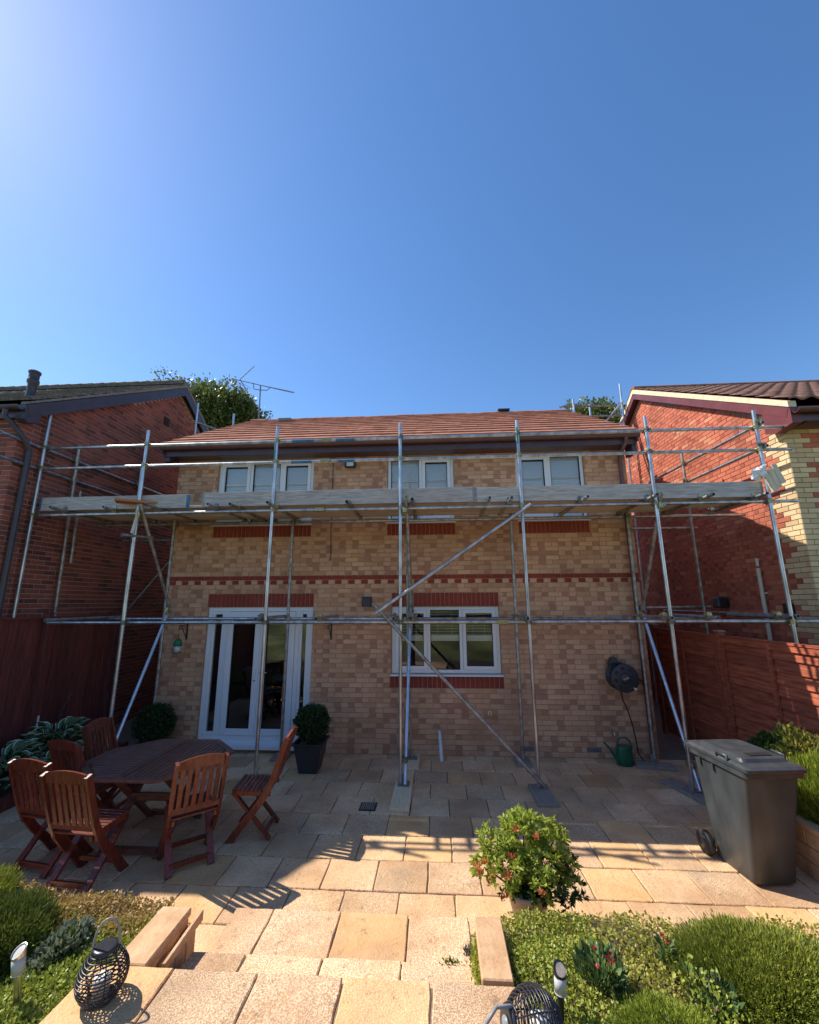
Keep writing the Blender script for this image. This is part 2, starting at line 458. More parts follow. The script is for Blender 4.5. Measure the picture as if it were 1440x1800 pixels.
M['slabC'] = slab_mat('orange_riven_slab', (.60, .32, .13), (.72, .42, .185), (.86, .6, .34), .6)
M['joint'] = mat('sandy_joint', (.17, .115, .075), (.26, .18, .12), .95, scale=30)
M['stone'] = mat('sandstone_coping', (.46, .255, .12), (.66, .41, .22), .8, scale=11, bump=.5, bscale=45, lo=.3, hi=.7, obj_var=.1)
M['soil'] = mat('bed_soil', (.055, .037, .025), (.1, .07, .045), .98, scale=30, bump=.6)
M['ground'] = mat('dull_ground', (.12, .11, .07), (.16, .14, .09), .95, scale=.5)
M['lawn'] = mat('mown_lawn_shadowed', (.07, .09, .022), (.28, .28, .1), .9, scale=.7, bump=.5, bscale=60)  # darker patches in the grass colour stand in for cast shadows
M['binp'] = mat('charcoal_bin_plastic', (.038, .043, .046), (.075, .082, .084), .4, scale=7, stretch=(1, 1, .35), lo=.4, hi=.8, detail=9, bump=.1, bscale=120)
M['rubber'] = mat('black_rubber', (.018, .018, .018), (.025, .025, .025), .6)
M['blackm'] = mat('black_plastic', (.02, .021, .022), (.03, .03, .032), .38)
M['rattan'] = mat('black_rattan', (.016, .017, .021), (.035, .036, .042), .32)
M['greyh'] = mat('grey_handle', (.21, .22, .23), (.27, .28, .29), .4)
M['candle'] = mat('cream_candle', (.8, .76, .68), (.84, .8, .72), .5)
M['can'] = mat('green_can_plastic', (.008, .085, .045), (.012, .11, .06), .35)
M['reel'] = mat('reel_plastic', (.035, .035, .042), (.05, .05, .058), .45)
M['hose'] = mat('hose_black', (.012, .012, .014), (.02, .02, .022), .45)
M['whitep'] = mat('white_plastic', (.7, .7, .68), (.78, .78, .76), .4)
M['creamp'] = mat('cream_pipe', (.55, .52, .42), (.62, .58, .48), .5)
M['metal'] = mat('brushed_lamp_steel', (.5, .46, .4), (.62, .58, .52), .28, .9, scale=60, stretch=(1, 1, .05))
M['frost'] = mat('frosted_lamp_lens', (.5, .52, .5), (.6, .62, .59), .35)
M['terra'] = mat('pale_plant_pot', (.42, .33, .24), (.52, .42, .31), .7, scale=8)
M['bluegrey'] = mat('slate_planter', (.022, .024, .032), (.032, .034, .042), .45)
M['bark'] = mat('tree_bark', (.06, .045, .03), (.11, .085, .06), .9, scale=10, stretch=(4, 4, 1), bump=.6)
M['grate'] = mat('grate_iron', (.03, .03, .032), (.05, .05, .05), .55, .3)
M['ventp'] = mat('air_brick_grey', (.2, .19, .175), (.26, .245, .22), .8)
M['bag'] = mat('white_polythene', (.8, .8, .8), (.86, .86, .86), .3)
M['offcut'] = mat('pale_timber', (.62, .52, .36), (.72, .62, .46), .8, scale=5, stretch=(9, 9, 1))
M['feedg'] = mat('green_feeder', (.015, .14, .05), (.02, .18, .07), .35)
M['alu'] = mat('aerial_aluminium', (.16, .16, .165), (.22, .22, .22), .6, .2)
M['box'] = leaf_mat('box_leaf', [(.012, .03, .008), (.03, .065, .016), (.05, .095, .026)], trans=.2)
M['tree'] = leaf_mat('oak_leaf', [(.05, .08, .015), (.12, .16, .035), (.2, .23, .06), (.08, .115, .025)], trans=.3)
M['pieris'] = leaf_mat('pieris_leaf', [(.2, .28, .03), (.46, .54, .08), (.34, .43, .05), (.58, .62, .16)], rough=.32, trans=.5)
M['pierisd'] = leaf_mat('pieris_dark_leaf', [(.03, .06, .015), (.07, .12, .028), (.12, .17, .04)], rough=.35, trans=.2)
M['redleaf'] = leaf_mat('red_new_leaf', [(.6, .09, .05), (.72, .24, .12), (.5, .06, .04)], trans=.3)
M['heath'] = leaf_mat('heather_sprig', [(.11, .15, .02), (.25, .29, .035), (.36, .37, .06), (.17, .21, .03)], trans=.25)
M['heathl'] = leaf_mat('bright_conifer_sprig', [(.14, .2, .018), (.28, .34, .035), (.4, .44, .07)], trans=.3)
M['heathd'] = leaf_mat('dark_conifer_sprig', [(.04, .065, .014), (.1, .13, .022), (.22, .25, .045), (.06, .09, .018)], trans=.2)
M['jenny'] = leaf_mat('ground_cover_leaf', [(.28, .32, .04), (.52, .5, .1), (.4, .4, .06), (.6, .5, .17), (.2, .25, .04)], trans=.45)
M['jenny2'] = leaf_mat('green_ground_cover_leaf', [(.2, .27, .03), (.34, .39, .05), (.46, .46, .09)], trans=.3)
M['amber'] = leaf_mat('amber_ground_cover_leaf', [(.4, .24, .06), (.52, .36, .13), (.34, .28, .07), (.55, .3, .13)], trans=.3)
M['silver'] = leaf_mat('silver_leaf', [(.2, .24, .17), (.33, .36, .25), (.14, .18, .1)], trans=.2)
M['tulipl'] = leaf_mat('blue_green_leaf', [(.06, .11, .035), (.12, .19, .06), (.2, .27, .1)], trans=.2)
M['petal'] = leaf_mat('red_petal', [(.6, .03, .06), (.72, .1, .14), (.5, .02, .03)], trans=.3)
M['petalp'] = leaf_mat('pale_pink_petal', [(.7, .45, .42), (.8, .6, .55), (.6, .1, .15)], trans=.3)
M['yellowv'] = leaf_mat('yellow_variegated_leaf', [(.45, .4, .05), (.62, .56, .16), (.3, .32, .05), (.08, .12, .02)], trans=.25)
M['lav'] = leaf_mat('lavender_sprig', [(.2, .17, .25), (.1, .14, .07), (.3, .26, .34)], trans=.2)
M['grass'] = leaf_mat('grass_blade', [(.07, .13, .015), (.17, .24, .03)], trans=.3)

def hosta_mat():
    m, nt, N, L, B = nodes('variegated_hosta')
    uv = N.new('ShaderNodeUVMap'); sx = N.new('ShaderNodeSeparateXYZ'); L.new(uv.outputs['UV'], sx.inputs[0])
    a = N.new('ShaderNodeMath'); a.operation = 'ABSOLUTE'; L.new(sx.outputs['X'], a.inputs[0])
    mr = N.new('ShaderNodeMapRange'); mr.inputs['From Min'].default_value = .72; mr.inputs['From Max'].default_value = .86
    L.new(a.outputs[0], mr.inputs['Value'])
    mx = N.new('ShaderNodeMix'); mx.data_type = 'RGBA'; mx.inputs['A'].default_value = (.085, .17, .06, 1); mx.inputs['B'].default_value = (.68, .7, .48, 1)
    L.new(mr.outputs['Result'], mx.inputs['Factor']); L.new(mx.outputs['Result'], B.inputs['Base Color'])
    B.inputs['Roughness'].default_value = .4
    return m
M['hosta'] = hosta_mat()

# ------------------------------------------------------------------ foliage helper
def leaves(name, P, D, size, ratio, material, parent=None, kind=None, curl=.25, local=False):
    """one rhombic, slightly folded leaf for each point"""
    P = np.asarray(P, float); D = np.asarray(D, float); n = len(P)
    D = D / np.maximum(np.linalg.norm(D, axis=1, keepdims=True), 1e-6)
    rnd = rng.normal(size=(n, 3))
    A = np.cross(D, rnd); A /= np.maximum(np.linalg.norm(A, axis=1, keepdims=True), 1e-6)
    Nn = np.cross(D, A)
    s = np.broadcast_to(np.asarray(size, float), (n,))[:, None]
    w = s * ratio * .5
    v0 = P; v1 = P + D * s * .5 + A * w + Nn * s * curl * .3; v2 = P + D * s + Nn * s * curl * -.15; v3 = P + D * s * .5 - A * w + Nn * s * curl * .3
    V = np.stack([v0, v1, v2, v3], 1).reshape(-1, 3)
    F = np.arange(4 * n).reshape(-1, 4)
    me = bpy.data.meshes.new(name)
    me.vertices.add(4 * n); me.vertices.foreach_set('co', V.ravel())
    me.loops.add(4 * n); me.loops.foreach_set('vertex_index', F.ravel().astype(np.int32))
    me.polygons.add(n); me.polygons.foreach_set('loop_start', (np.arange(n) * 4).astype(np.int32))
    me.polygons.foreach_set('loop_total', np.full(n, 4, np.int32))
    me.materials.append(material); me.update(calc_edges=True)
    o = link(name, me, parent, None, None, local)
    if kind: o['kind'] = kind
    return o

def sphere_pts(n, c, rad, zmin=-1.0):
    d = rng.normal(size=(n * 3, 3)); d /= np.linalg.norm(d, axis=1, keepdims=True)
    d = d[d[:, 2] > zmin][:n]
    return np.asarray(c) + d * np.asarray(rad), d

# ------------------------------------------------------------------ brickwork
def clip_segments(u0, u1, z0, z1, openings):
    segs = [(u0, u1)]
    for (a, b, c, d) in openings:
        if z1 <= c + 1e-6 or z0 >= d - 1e-6: continue
        ns = []
        for (p, q) in segs:
            if b <= p or a >= q: ns.append((p, q)); continue
            if a > p: ns.append((p, a))
            if b < q: ns.append((b, q))
        segs = ns
    return segs

def lay(u0, u1, z0, z1, openings=(), L=.225, C=.075, top=None, header_rows=()):
    out = []; i = 0; z = z0
    while z < z1 - 1e-6:
        zt = min(z + C, z1)
        off = (i % 2) * L / 2
        for (p, q) in clip_segments(u0, u1, z, zt, openings):
            a = u0 - off
            while a < q - 1e-6:
                b = a + L
                aa = max(a, p); bb = min(b, q)
                if bb - aa > .03 and (top is None or zt <= min(top(aa), top(bb)) + .02):
                    out.append((aa, bb, z, zt))
                a = b
        z = zt; i += 1
    return out

BRK = {}
def brick_mesh(key, w, h, material):
    k = (key, round(w, 3), round(h, 3))
    if k not in BRK:
        mb = MB()
        x, z = w / 2 - .005, h / 2 - .005
        c = .003
        vs = [(-x, 0.05, -z), (x, .05, -z), (x, .05, z), (-x, .05, z), (-x, c, -z), (x, c, -z), (x, c, z), (-x, c, z),
              (-x + c, 0, -z + c), (x - c, 0, -z + c), (x - c, 0, z - c), (-x + c, 0, z - c)]
        fs = [(8, 9, 10, 11)] + [(4 + j, 4 + (j + 1) % 4, 8 + (j + 1) % 4, 8 + j) for j in range(4)] + [(j, (j + 1) % 4, 4 + (j + 1) % 4, 4 + j) for j in range(4)]
        mb.add(vs, fs)
        for fi, f in enumerate(fs): mb.uv[fi] = [((vs[i][0] + x) / (2 * x), (vs[i][2] + z) / (2 * z)) for i in f]
        BRK[k] = mb.mesh('brick', material, fix=False)
    return BRK[k]

def wall_bricks(parent, O, ang, bricks, mats, weights, name='brick', limit=300, picker=None, rest='brickwork'):
    """the bricks nearest the camera become objects of their own, the others one joined part"""
    O = Vector(O); ud = Vector((math.cos(ang), math.sin(ang), 0)); nd = Vector((math.sin(ang), -math.cos(ang), 0))
    items = []
    for (a, b, c, d) in bricks:
        p = O + ud * ((a + b) / 2); p.z = (c + d) / 2
        mi = picker(a, b, c, d) if picker else None
        if mi is None: mi = random.choices(range(len(mats)), weights)[0]
        items.append(((p - CAM).length, p, b - a, d - c, mi))
    items.sort(key=lambda t: t[0])
    mb = MB(); uvs = {}
    base = wl(parent)
    for k, (dist, p, w, h, mi) in enumerate(items):
        if k < limit:
            o = bpy.data.objects.new(name, brick_mesh((mats[mi].name), w, h, mats[mi]))
            COL.objects.link(o); o.parent = parent
            o.location = p - base + nd * random.uniform(-.0025, .002); o.rotation_euler = (0, 0, ang)
        else:
            x, z = w / 2 - .005, h / 2 - .005
            pp = p + nd * random.uniform(-.0025, .002)
            def Q(u, dd, zz): return pp + ud * u - nd * dd + Vector((0, 0, zz))
            vs = [Q(-x, .05, -z), Q(x, .05, -z), Q(x, .05, z), Q(-x, .05, z), Q(-x, 0, -z), Q(x, 0, -z), Q(x, 0, z), Q(-x, 0, z)]
            uu = [(0, 0), (1, 0), (1, 1), (0, 1)] * 2
            f0 = len(mb.f)
            fs = [(4, 5, 6, 7)] + [(j, (j + 1) % 4, 4 + (j + 1) % 4, 4 + j) for j in range(4)]
            mb.add(vs, fs, mi)
            for q, f in enumerate(fs): mb.uv[f0 + q] = [uu[i] for i in f]
    if mb.f:
        o = link(rest, mb.mesh(rest, mats, fix=False), parent); o['kind'] = 'stuff'
    return

# ------------------------------------------------------------------ ground and patio
g = MB(); g.box(-1500, 1500, -1500, 1500, -.6, -.06)
struct(g.build('ground', M['ground']))

PX, PY = .4475, .4135
patio = MB(); patio.box(-1.55, 9.8, -3.79, 7.0, -.055, -.012)
patio = struct(patio.build('patio', M['joint']))

def slab_mesh(w, d, t, seed):
    r = random.Random(seed); mb = MB(); n = 5
    # outline with slightly ragged riven edges, top a little domed at the rim
    pts = []
    for (x0, y0, x1, y1) in ((-1, -1, 1, -1), (1, -1, 1, 1), (1, 1, -1, 1), (-1, 1, -1, -1)):
        for k in range(n):
            f = k / n
            x = x0 + (x1 - x0) * f; y = y0 + (y1 - y0) * f
            j = r.uniform(-.0045, .0035)
            pts.append((x * (w / 2 + j), y * (d / 2 + j)))
    m = len(pts)
    bot = [(x, y, -t) for x, y in pts]; mid = [(x, y, -.005 + r.uniform(-.002, .001)) for x, y in pts]
    top = [(x - math.copysign(min(abs(x), .006), x) if abs(abs(x) - w / 2) < .01 else x, y - math.copysign(min(abs(y), .006), y) if abs(abs(y) - d / 2) < .01 else y, 0.0) for x, y in pts]
    vs = bot + mid + top + [(0, 0, 0)]
    fs = [(j, (j + 1) % m, m + (j + 1) % m, m + j) for j in range(m)] + [(m + j, m + (j + 1) % m, 2 * m + (j + 1) % m, 2 * m + j) for j in range(m)]
    mb.add(vs, fs, 0, False)
    b = len(mb.v) - 1
    for j in range(m):
        mb.f.append((2 * m + j, 2 * m + (j + 1) % m, b)); mb.m.append(0); mb.s.append(False)
    return mb

SLABS = {}
def slab(parent, cx, cy, z, w, d, kind=None, t=.05):
    kind = kind or random.choices(['slabA', 'slabB', 'slabC'], [.46, .42, .12])[0]
    v = random.randrange(4)
    key = (kind, round(w, 2), round(d, 2), t, v)
    if key not in SLABS: SLABS[key] = slab_mesh(w - .009, d - .009, t, hash((v, round(w, 2), round(d, 2))) & 255).mesh('paving_slab', M[kind])
    o = link('paving_slab', SLABS[key], parent, (cx, cy, z + random.uniform(-.0025, .0025)))
    o.rotation_euler = (R(random.uniform(-.25, .25)), R(random.uniform(-.25, .25)), R(random.uniform(-.35, .35)))
    return o

nslab = 0
row = 0
y = -3.5 + PY * 9
rows_y = [-3.715] + [-3.29 + PY * k for k in range(8)]
for k, yc in enumerate(rows_y):
    d = .43 if k == 0 else PY
    x = 3.69 if k % 2 == 0 else 3.91
    x -= PX * 12
    if k == 0: x = 3.69 - PX * 12
    while x < 9.9:
        cx = x + PX / 2
        if -1.3 < cx < 9.75 and not (k == 0 and (cx < 2.9 or cx > 5.0)):
            slab(patio, cx, yc, 0, PX, d)
            nslab += 1
        x += PX
# half row against the house
for i in range(25):
    cx = -1.2 + .445 * i
    if cx < 9.7: slab(patio, cx, -.1, -.001, .445, .2, 'slabA' if i % 3 else 'slabB')
# the side passages are plain concrete
for nm, x0, x1 in (('passage', -1.58, -.02), ('passage', 8.05, 9.84)):
    q = MB(); q.box(x0, x1, .02, 6.9, -.03, -.004); struct(q.build(nm, M['joint']))

# moss and crumbs in the joints
P, D = [], []
for k in range(5200):
    r_ = rng.integers(0, 8); yj = -3.49 + PY * r_
    if rng.random() < .55: x = rng.uniform(2.9, 8.2); yy = yj + rng.normal(0, .004)
    else: x = 3.69 + PX * rng.integers(-2, 10) + (PX / 2 if r_ % 2 else 0); yy = yj + rng.uniform(0, PY)
    if math.sin(x * 3.1 + yy * 5.3) + math.sin(x * 1.7 - yy * 2.9) < .35: continue
    P.append((x + rng.normal(0, .003), yy, -.006)); D.append((rng.normal(), rng.normal(), .7))
tag(leaves('joint_moss', P, D, rng.uniform(.006, .014, len(P)), .7, M['heathd']), 'specks of moss growing in the paving joints', 'moss', kind='stuff')

# ------------------------------------------------------------------ steps and landing
steps = MB()
steps.box(3.22, 4.885, -4.2, -3.6, -.05, .148)
steps.box(3.22, 4.885, -4.5, -4.17, -.05, .293)
steps.box(2.90, 5.10, -9.5, -4.5, -.05, .438)
steps = struct(steps.build('garden_steps', M['joint']))
def step_row(xs, y0, y1, z, kinds):
    for i in range(len(xs) - 1):
        slab(steps, (xs[i] + xs[i + 1]) / 2, (y0 + y1) / 2, z, xs[i + 1] - xs[i], y1 - y0, kinds[i % len(kinds)])
step_row([3.215, 3.50, 3.985, 4.47, 4.885], -4.17, -3.57, .16, ['slabB', 'slabB', 'slabC', 'slabB'])
step_row([3.215, 3.555, 4.01, 4.465, 4.885], -4.485, -4.155, .305, ['slabB', 'slabB', 'slabB', 'slabB'])
for r_ in range(5):
    y1 = -4.47 - .45 * r_; y0 = y1 - .45
    xs = [2.86, 3.30, 3.752, 4.196, 4.64, 5.09] if r_ % 2 == 0 else [2.86, 3.1, 3.53, 3.98, 4.43, 4.86, 5.09]
    step_row(xs, y0, y1, .45, (['slabC', 'slabB', 'slabB', 'slabC', 'slabB'] if r_ == 0 else ['slabB', 'slabC', 'slabA']))

# ------------------------------------------------------------------ raised beds
def bed(name, x0, x1, y0, y1, zf, zb):
    mb = MB()
    n, m = 24, 16; vs = []; fs = []
    for j in range(m + 1):
        for i in range(n + 1):
            x = x0 + (x1 - x0) * i / n; yy = y0 + (y1 - y0) * j / m
            e = .03 * math.sin(x * 5.1 + yy * 3) * math.cos(yy * 4.3)
            vs.append((x, yy, zb + (zf - zb) * j / m + e))
    for j in range(m):
        for i in range(n):
            fs.append((j * (n + 1) + i, j * (n + 1) + i + 1, (j + 1) * (n + 1) + i + 1, (j + 1) * (n + 1) + i))
    mb.add(vs, fs, 0, True)
    # skirt
    mb.box(x0, x1, y0, y1 - .0, -.3, min(zf, zb) - .06)
    return struct(mb.build(name, M['soil']))
bed('planting_bed', -1.15, 2.94, -7.5, -3.9, .30, .40)
bed('planting_bed', 5.06, 8.74, -7.5, -3.9, .30, .40)

def walling(name, label, x0, x1, y0, y1, z1, along='x'):
    t = thing(name, label, 'wall', ((x0 + x1) / 2, (y0 + y1) / 2, 0))
    core = MB(); core.box(x0 + .008, x1 - .008, y0 + .008, y1 - .008, -.02, z1 - .05); core.build('wall_core', M['joint'], t)
    if along == 'x':
        n = max(1, round((x1 - x0) / .32)); w = (x1 - x0) / n
        for r in range(4):
            zz = r * (z1 - .055) / 4; h = (z1 - .055) / 4
            for i in range(n):
                b = MB(); o = (w / 2 if r % 2 else 0)
                xa = max(x0, x0 + i * w - o); xb = min(x1, x0 + (i + 1) * w - o)
                b.box(xa + .005, xb - .005, y0 - .002, y1 + .002, zz + .004, zz + h - .004); b.build('stone', M['stone'], t, bevel=.004)
    return t
walling('garden_wall', 'low sandstone wall holding the left planting bed, behind the two front chairs', -1.1, 2.93, -3.9, -3.8, .30)
walling('garden_wall', 'low sandstone wall holding the right planting bed, behind the shrub pot', 5.07, 8.72, -3.9, -3.8, .30)

# flank walls with coping beside the steps
t = thing('step_side_wall', 'step side wall with sandstone coping beside the left lantern', 'wall', (3.07, -4.28, 0))
w = MB(); w.box(2.96, 3.13, -4.475, -4.06, -.02, .40); w.build('wall_core', M['stone'], t, bevel=.004)
for i in range(4):
    s_ = MB(); s_.box(3.136, 3.178, -4.465 + i * .105, -4.465 + i * .105 + .098, -.01, .36 + .012 * (i % 2)); s_.build('facing_stone', M['stone'], t, bevel=.005)
w = MB(); w.box(2.945, 3.135, -4.465, -4.045, .405, .45); w.build('coping', M['stone'], t, bevel=.006)
w = MB(); w.prism([(-4.40, .372), (-4.03, .372), (-4.03, .43), (-4.40, .41)], 'x', 3.185, 3.206); w.build('edging_slab', M['stone'], t, bevel=.003)
t = thing('step_side_wall', 'step side wall with sandstone coping by the lavender and right bed', 'wall', (4.97, -4.25, 0))
w = MB(); w.box(4.905, 5.04, -4.45, -4.06, -.02, .40); w.build('wall_core', M['stone'], t, bevel=.004)
w = MB(); w.box(4.893, 5.052, -4.455, -4.03, .405, .455); w.build('coping', M['stone'], t, bevel=.006)

# lawn bank behind the camera (seen in the window reflections), steepened to bounce light at the house
lw = MB(); vs = []; fs = []
nx, ny = 40, 30
for j in range(ny + 1):
    for i in range(nx + 1):
        x = -14 + 38 * i / nx; yy = -7.6 - 26 * j / ny
        vs.append((x, yy, .30 + .20 * (-7.6 - yy) + .12 * math.sin(x * .7) * math.cos(yy * .5) * min(1, j / 6)))
for j in range(ny):
    for i in range(nx):
        fs.append((j * (nx + 1) + i, (j + 1) * (nx + 1) + i, (j + 1) * (nx + 1) + i + 1, j * (nx + 1) + i + 1))
lw.add(vs, fs, 0, True); struct(lw.build('lawn', M['lawn']))
hp, hd = [], []
for k in range(26000):
    x = rng.uniform(-14, 24); z = rng.uniform(0, 1) ** .8; zz = 5.0 + z * (3.2 + .7 * math.sin(x * .9) + .4 * math.sin(x * 2.3))
    hp.append((x, -33 + rng.uniform(-.8, .8) + .4 * math.sin(x * 2), zz)); hd.append((rng.normal(), rng.normal() + .8, rng.normal()))
tag(leaves('garden_hedge', hp, hd, rng.uniform(.16, .3, len(hp)), .6, M['tree']), 'tall leafy hedge along the far end of the lawn', 'hedge')

# ------------------------------------------------------------------ the house
HW, HD = 8.0, 6.0
EAVE_Z, SOFF = 5.08, 4.90
RIDGE_Y, RIDGE_Z = 3.0, 7.09
house = thing('brick_house', 'buff brick detached house with white windows standing behind the scaffold', 'house', (4.0, 3.0, 0))
DOOR = (.80, 2.63, .06, 2.25)
KW = (3.955, 5.72, 1.19, 2.25)
UW = [(.76, 2.53, 3.68, 4.885), (3.87, 5.045, 3.68, 4.885), (6.12, 7.29, 3.68, 4.885)]
openings = [DOOR, KW] + UW
# mortar body with real openings
us = sorted({0.004, HW - .004} | {v for o in openings for v in o[:2]}); zs = sorted({-.05, SOFF + .15} | {v for o in openings for v in o[2:]})
body = MB()
for i in range(len(us) - 1):
    for j in range(len(zs) - 1):
        cx, cz = (us[i] + us[i + 1]) / 2, (zs[j] + zs[j + 1]) / 2
        if any(o[0] < cx < o[1] and o[2] < cz < o[3] for o in openings): continue
        body.box(us[i], us[i + 1], .007, .29, zs[j], zs[j + 1])
wall = body.build('wall', M['mortar'], house)
# bricks
soldiers = [(DOOR[0] - .01, DOOR[1] + .0, 2.25, 2.475), (KW[0], KW[1], 2.25, 2.475), (3.93, 5.745, .975, 1.165)] + [(o[0], o[1], 3.45, 3.675) for o in UW]
band = [(0, HW, 2.625, 2.775)]
extra = [(3.93, 5.745, 1.165, 1.19)]
vents_at = [(5.94, 6.165, .075, .15), (6.94, 7.165, .075, .15)]
bl = lay(0, HW, 0, SOFF + .05, openings + soldiers + band + extra + vents_at)
fm = [BM['light'], BM['dark'], BM['half_a'], BM['half_b'], BM['mid'], BM2['light'], BM2['mid']]
wall_bricks(wall, (0, 0, 0), 0, bl, fm, [2.6, .35, 2.3, 2.3, 1.0, 1.8, 1.7], limit=300)
# string course: red stretchers, then alternate red and buff headers
st = [(i * .225, min(HW, (i + 1) * .225), 2.70, 2.775) for i in range(36) if i * .225 < HW - .04]
wall_bricks(wall, (0, -.004, 0), 0, st, [M['soldier']], [1], name='string_brick')
den = []
k = 0; u = .34 - .05625 - .225 * 1
while u < HW:
    a, b = u, u + .1125
    for (p, q, kind) in ((a, b, 'r'), (b, b + .1125, 'b')):
        p, q = max(0, p), min(HW, q)
        if q - p > .03: den.append((p, q, 2.625, 2.70, kind))
    u += .225
wall_bricks(wall, (0, -.003, 0), 0, [d[:4] for d in den if d[4] == 'r'], [M['soldier']], [1], name='dentil_brick')
wall_bricks(wall, (0, 0, 0), 0, [d[:4] for d in den if d[4] == 'b'], [BM['light'], BM2['light']], [1, 1], name='header_brick')
sold = []
for (a, b, c, d) in soldiers:
    n = round((b - a) / .075); w = (b - a) / n
    sold += [(a + i * w, a + (i + 1) * w, c, d) for i in range(n)]
wall_bricks(wall, (0, -.002, 0), 0, sold, [M['soldier']], [1], name='soldier_brick')
# air bricks
for (a, b, c, d) in vents_at:
    v = MB(); v.box(a + .005, b - .005, .001, .05, c + .005, d - .005)
    o = v.build('air_brick', M['ventp'], wall)
    h = MB()
    for i in range(9):
        for j in range(3): h.box(a + .018 + i * .0215, a + .03 + i * .0215, -.0015, .004, c + .013 + j * .018, c + .023 + j * .018)
    h2 = h.build('vent_holes', M['blackm'], house)
# shell: side, rear walls, floors, rooms
sh = MB()
sh.box(0, .28, .295, HD, -.05, SOFF); sh.box(HW - .28, HW, .295, HD, -.05, SOFF); sh.box(.285, HW - .285, HD - .28, HD, -.05, SOFF)
sh.prism([(-.02, SOFF + .16), (HD + .02, SOFF + .16), (3.0, 6.96)], 'x', 0.02, .25)
sh.prism([(-.02, SOFF + .16), (HD + .02, SOFF + .16), (3.0, 6.96)], 'x', HW - .25, HW - .02)
sh.build('side_walls', M['mortar'], house)
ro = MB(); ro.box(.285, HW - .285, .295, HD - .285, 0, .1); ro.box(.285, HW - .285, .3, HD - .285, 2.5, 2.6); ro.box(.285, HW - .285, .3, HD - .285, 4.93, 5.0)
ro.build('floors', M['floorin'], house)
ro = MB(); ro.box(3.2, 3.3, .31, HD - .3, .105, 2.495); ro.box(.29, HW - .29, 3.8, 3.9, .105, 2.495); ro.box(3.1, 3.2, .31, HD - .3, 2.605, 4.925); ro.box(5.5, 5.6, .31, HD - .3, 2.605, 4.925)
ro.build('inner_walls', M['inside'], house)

def pane(x0, x1, z0, z1, y, parent, m='glass'):
    q = MB(); q.box(x0, x1, y, y + .008, z0, z1)
    return q.build('pane', M[m], parent)

def frame_rect(mb, x0, x1, z0, z1, w, y0, y1):
    mb.box(x0, x0 + w, y0, y1, z0, z1); mb.box(x1 - w, x1, y0, y1, z0, z1)
    mb.box(x0 + w, x1 - w, y0 + .0015, y1, z0, z0 + w); mb.box(x0 + w, x1 - w, y0 + .0015, y1, z1 - w, z1)

def window(x0, x1, z0, z1, cells, casement, blind, sill=False):
    fr = MB(); frame_rect(fr, x0 + .003, x1 - .003, z0 + .003, z1 - .003, .055, .045, .115)
    xs = [x0 + .058 + (x1 - x0 - .116) * c for c in cells]
    for x in xs[1:-1]: fr.box(x - .026, x + .026, .0475, .113, z0 + .058, z1 - .058)
    f = fr.build('window', M['upvc'], house, bevel=.003)
    for i in range(len(xs) - 1):
        a = xs[i] + (.026 if i else 0); b = xs[i + 1] - (.026 if i < len(xs) - 2 else 0)
        if casement[i]:
            c = MB(); frame_rect(c, a + .002, b - .002, z0 + .06, z1 - .06, .055, .030, .1)
            c.build('casement', M['upvc'], f, bevel=.003)
            a += .057; b -= .057; za, zb = z0 + .115, z1 - .115
        else: za, zb = z0 + .058, z1 - .058
        gk = MB(); frame_rect(gk, a - .001, b + .001, za - .001, zb + .001, .009, .052, .09); gk.build('gasket', M['rubber'], f)
        pane(a + .004, b - .004, za + .004, zb - .004, .07, f, 'glassk' if blind == 'half' else 'glass')
        bd = MB()
        if blind == 'full':
            n = int((zb - za) / .034)
            for k in range(n): bd.bar((a - .003, .098, za + .02 + k * .034), (b + .003, .098, za + .02 + k * .034), .040, .0028, up=(0, -1, .42))
            bd.build('blind', M['upvcbar'], f)
        elif blind == 'half':
            zm = za + (zb - za) * .50
            n = int((zb - zm - .05) / .045)
            for k in range(n): bd.bar((a - .01, .15, zm + .075 + k * .045), (b + .01, .15, zm + .075 + k * .045), .04, .003, up=(0, -.1, 1))
            bd.box(a - .01, b + .01, .13, .17, zm, zm + .06)
            for xx in (a + .12, b - .12): bd.box(xx, xx + .004, .128, .13, zm, zb)
            bd.build('blind', M['kblind'], f)
            c2 = MB(); c2.box(a - .01, b + .01, .129, .132, zm - .028, zm - .004); c2.build('blind_rail', M['upvc'], f)
    if sill:
        s_ = MB(); s_.prism([(-.055, z0 - .03), (.09, z0 - .03), (.09, z0 + .002), (-.05, z0 - .008)], 'x', x0 - .02, x1 + .02); s_.build('window_sill', M['upvc'], f, bevel=.002)
    return f
wk = window(*KW, [0, .335, .655, 1], [1, 0, 1], 'half', sill=True)
for a in (4.09, 5.27):
    v = MB(); v.box(a, a + .3, .012, .03, 2.155, 2.178); v.build('trickle_vent', M['upvc'], wk, bevel=.004)
window(*UW[0], [0, .335, .67, 1], [1, 0, 1], 'full', sill=True)
window(*UW[1], [0, .5, 1], [0, 1], 'full', sill=True)
window(*UW[2], [0, .5, 1], [1, 0], 'full', sill=True)

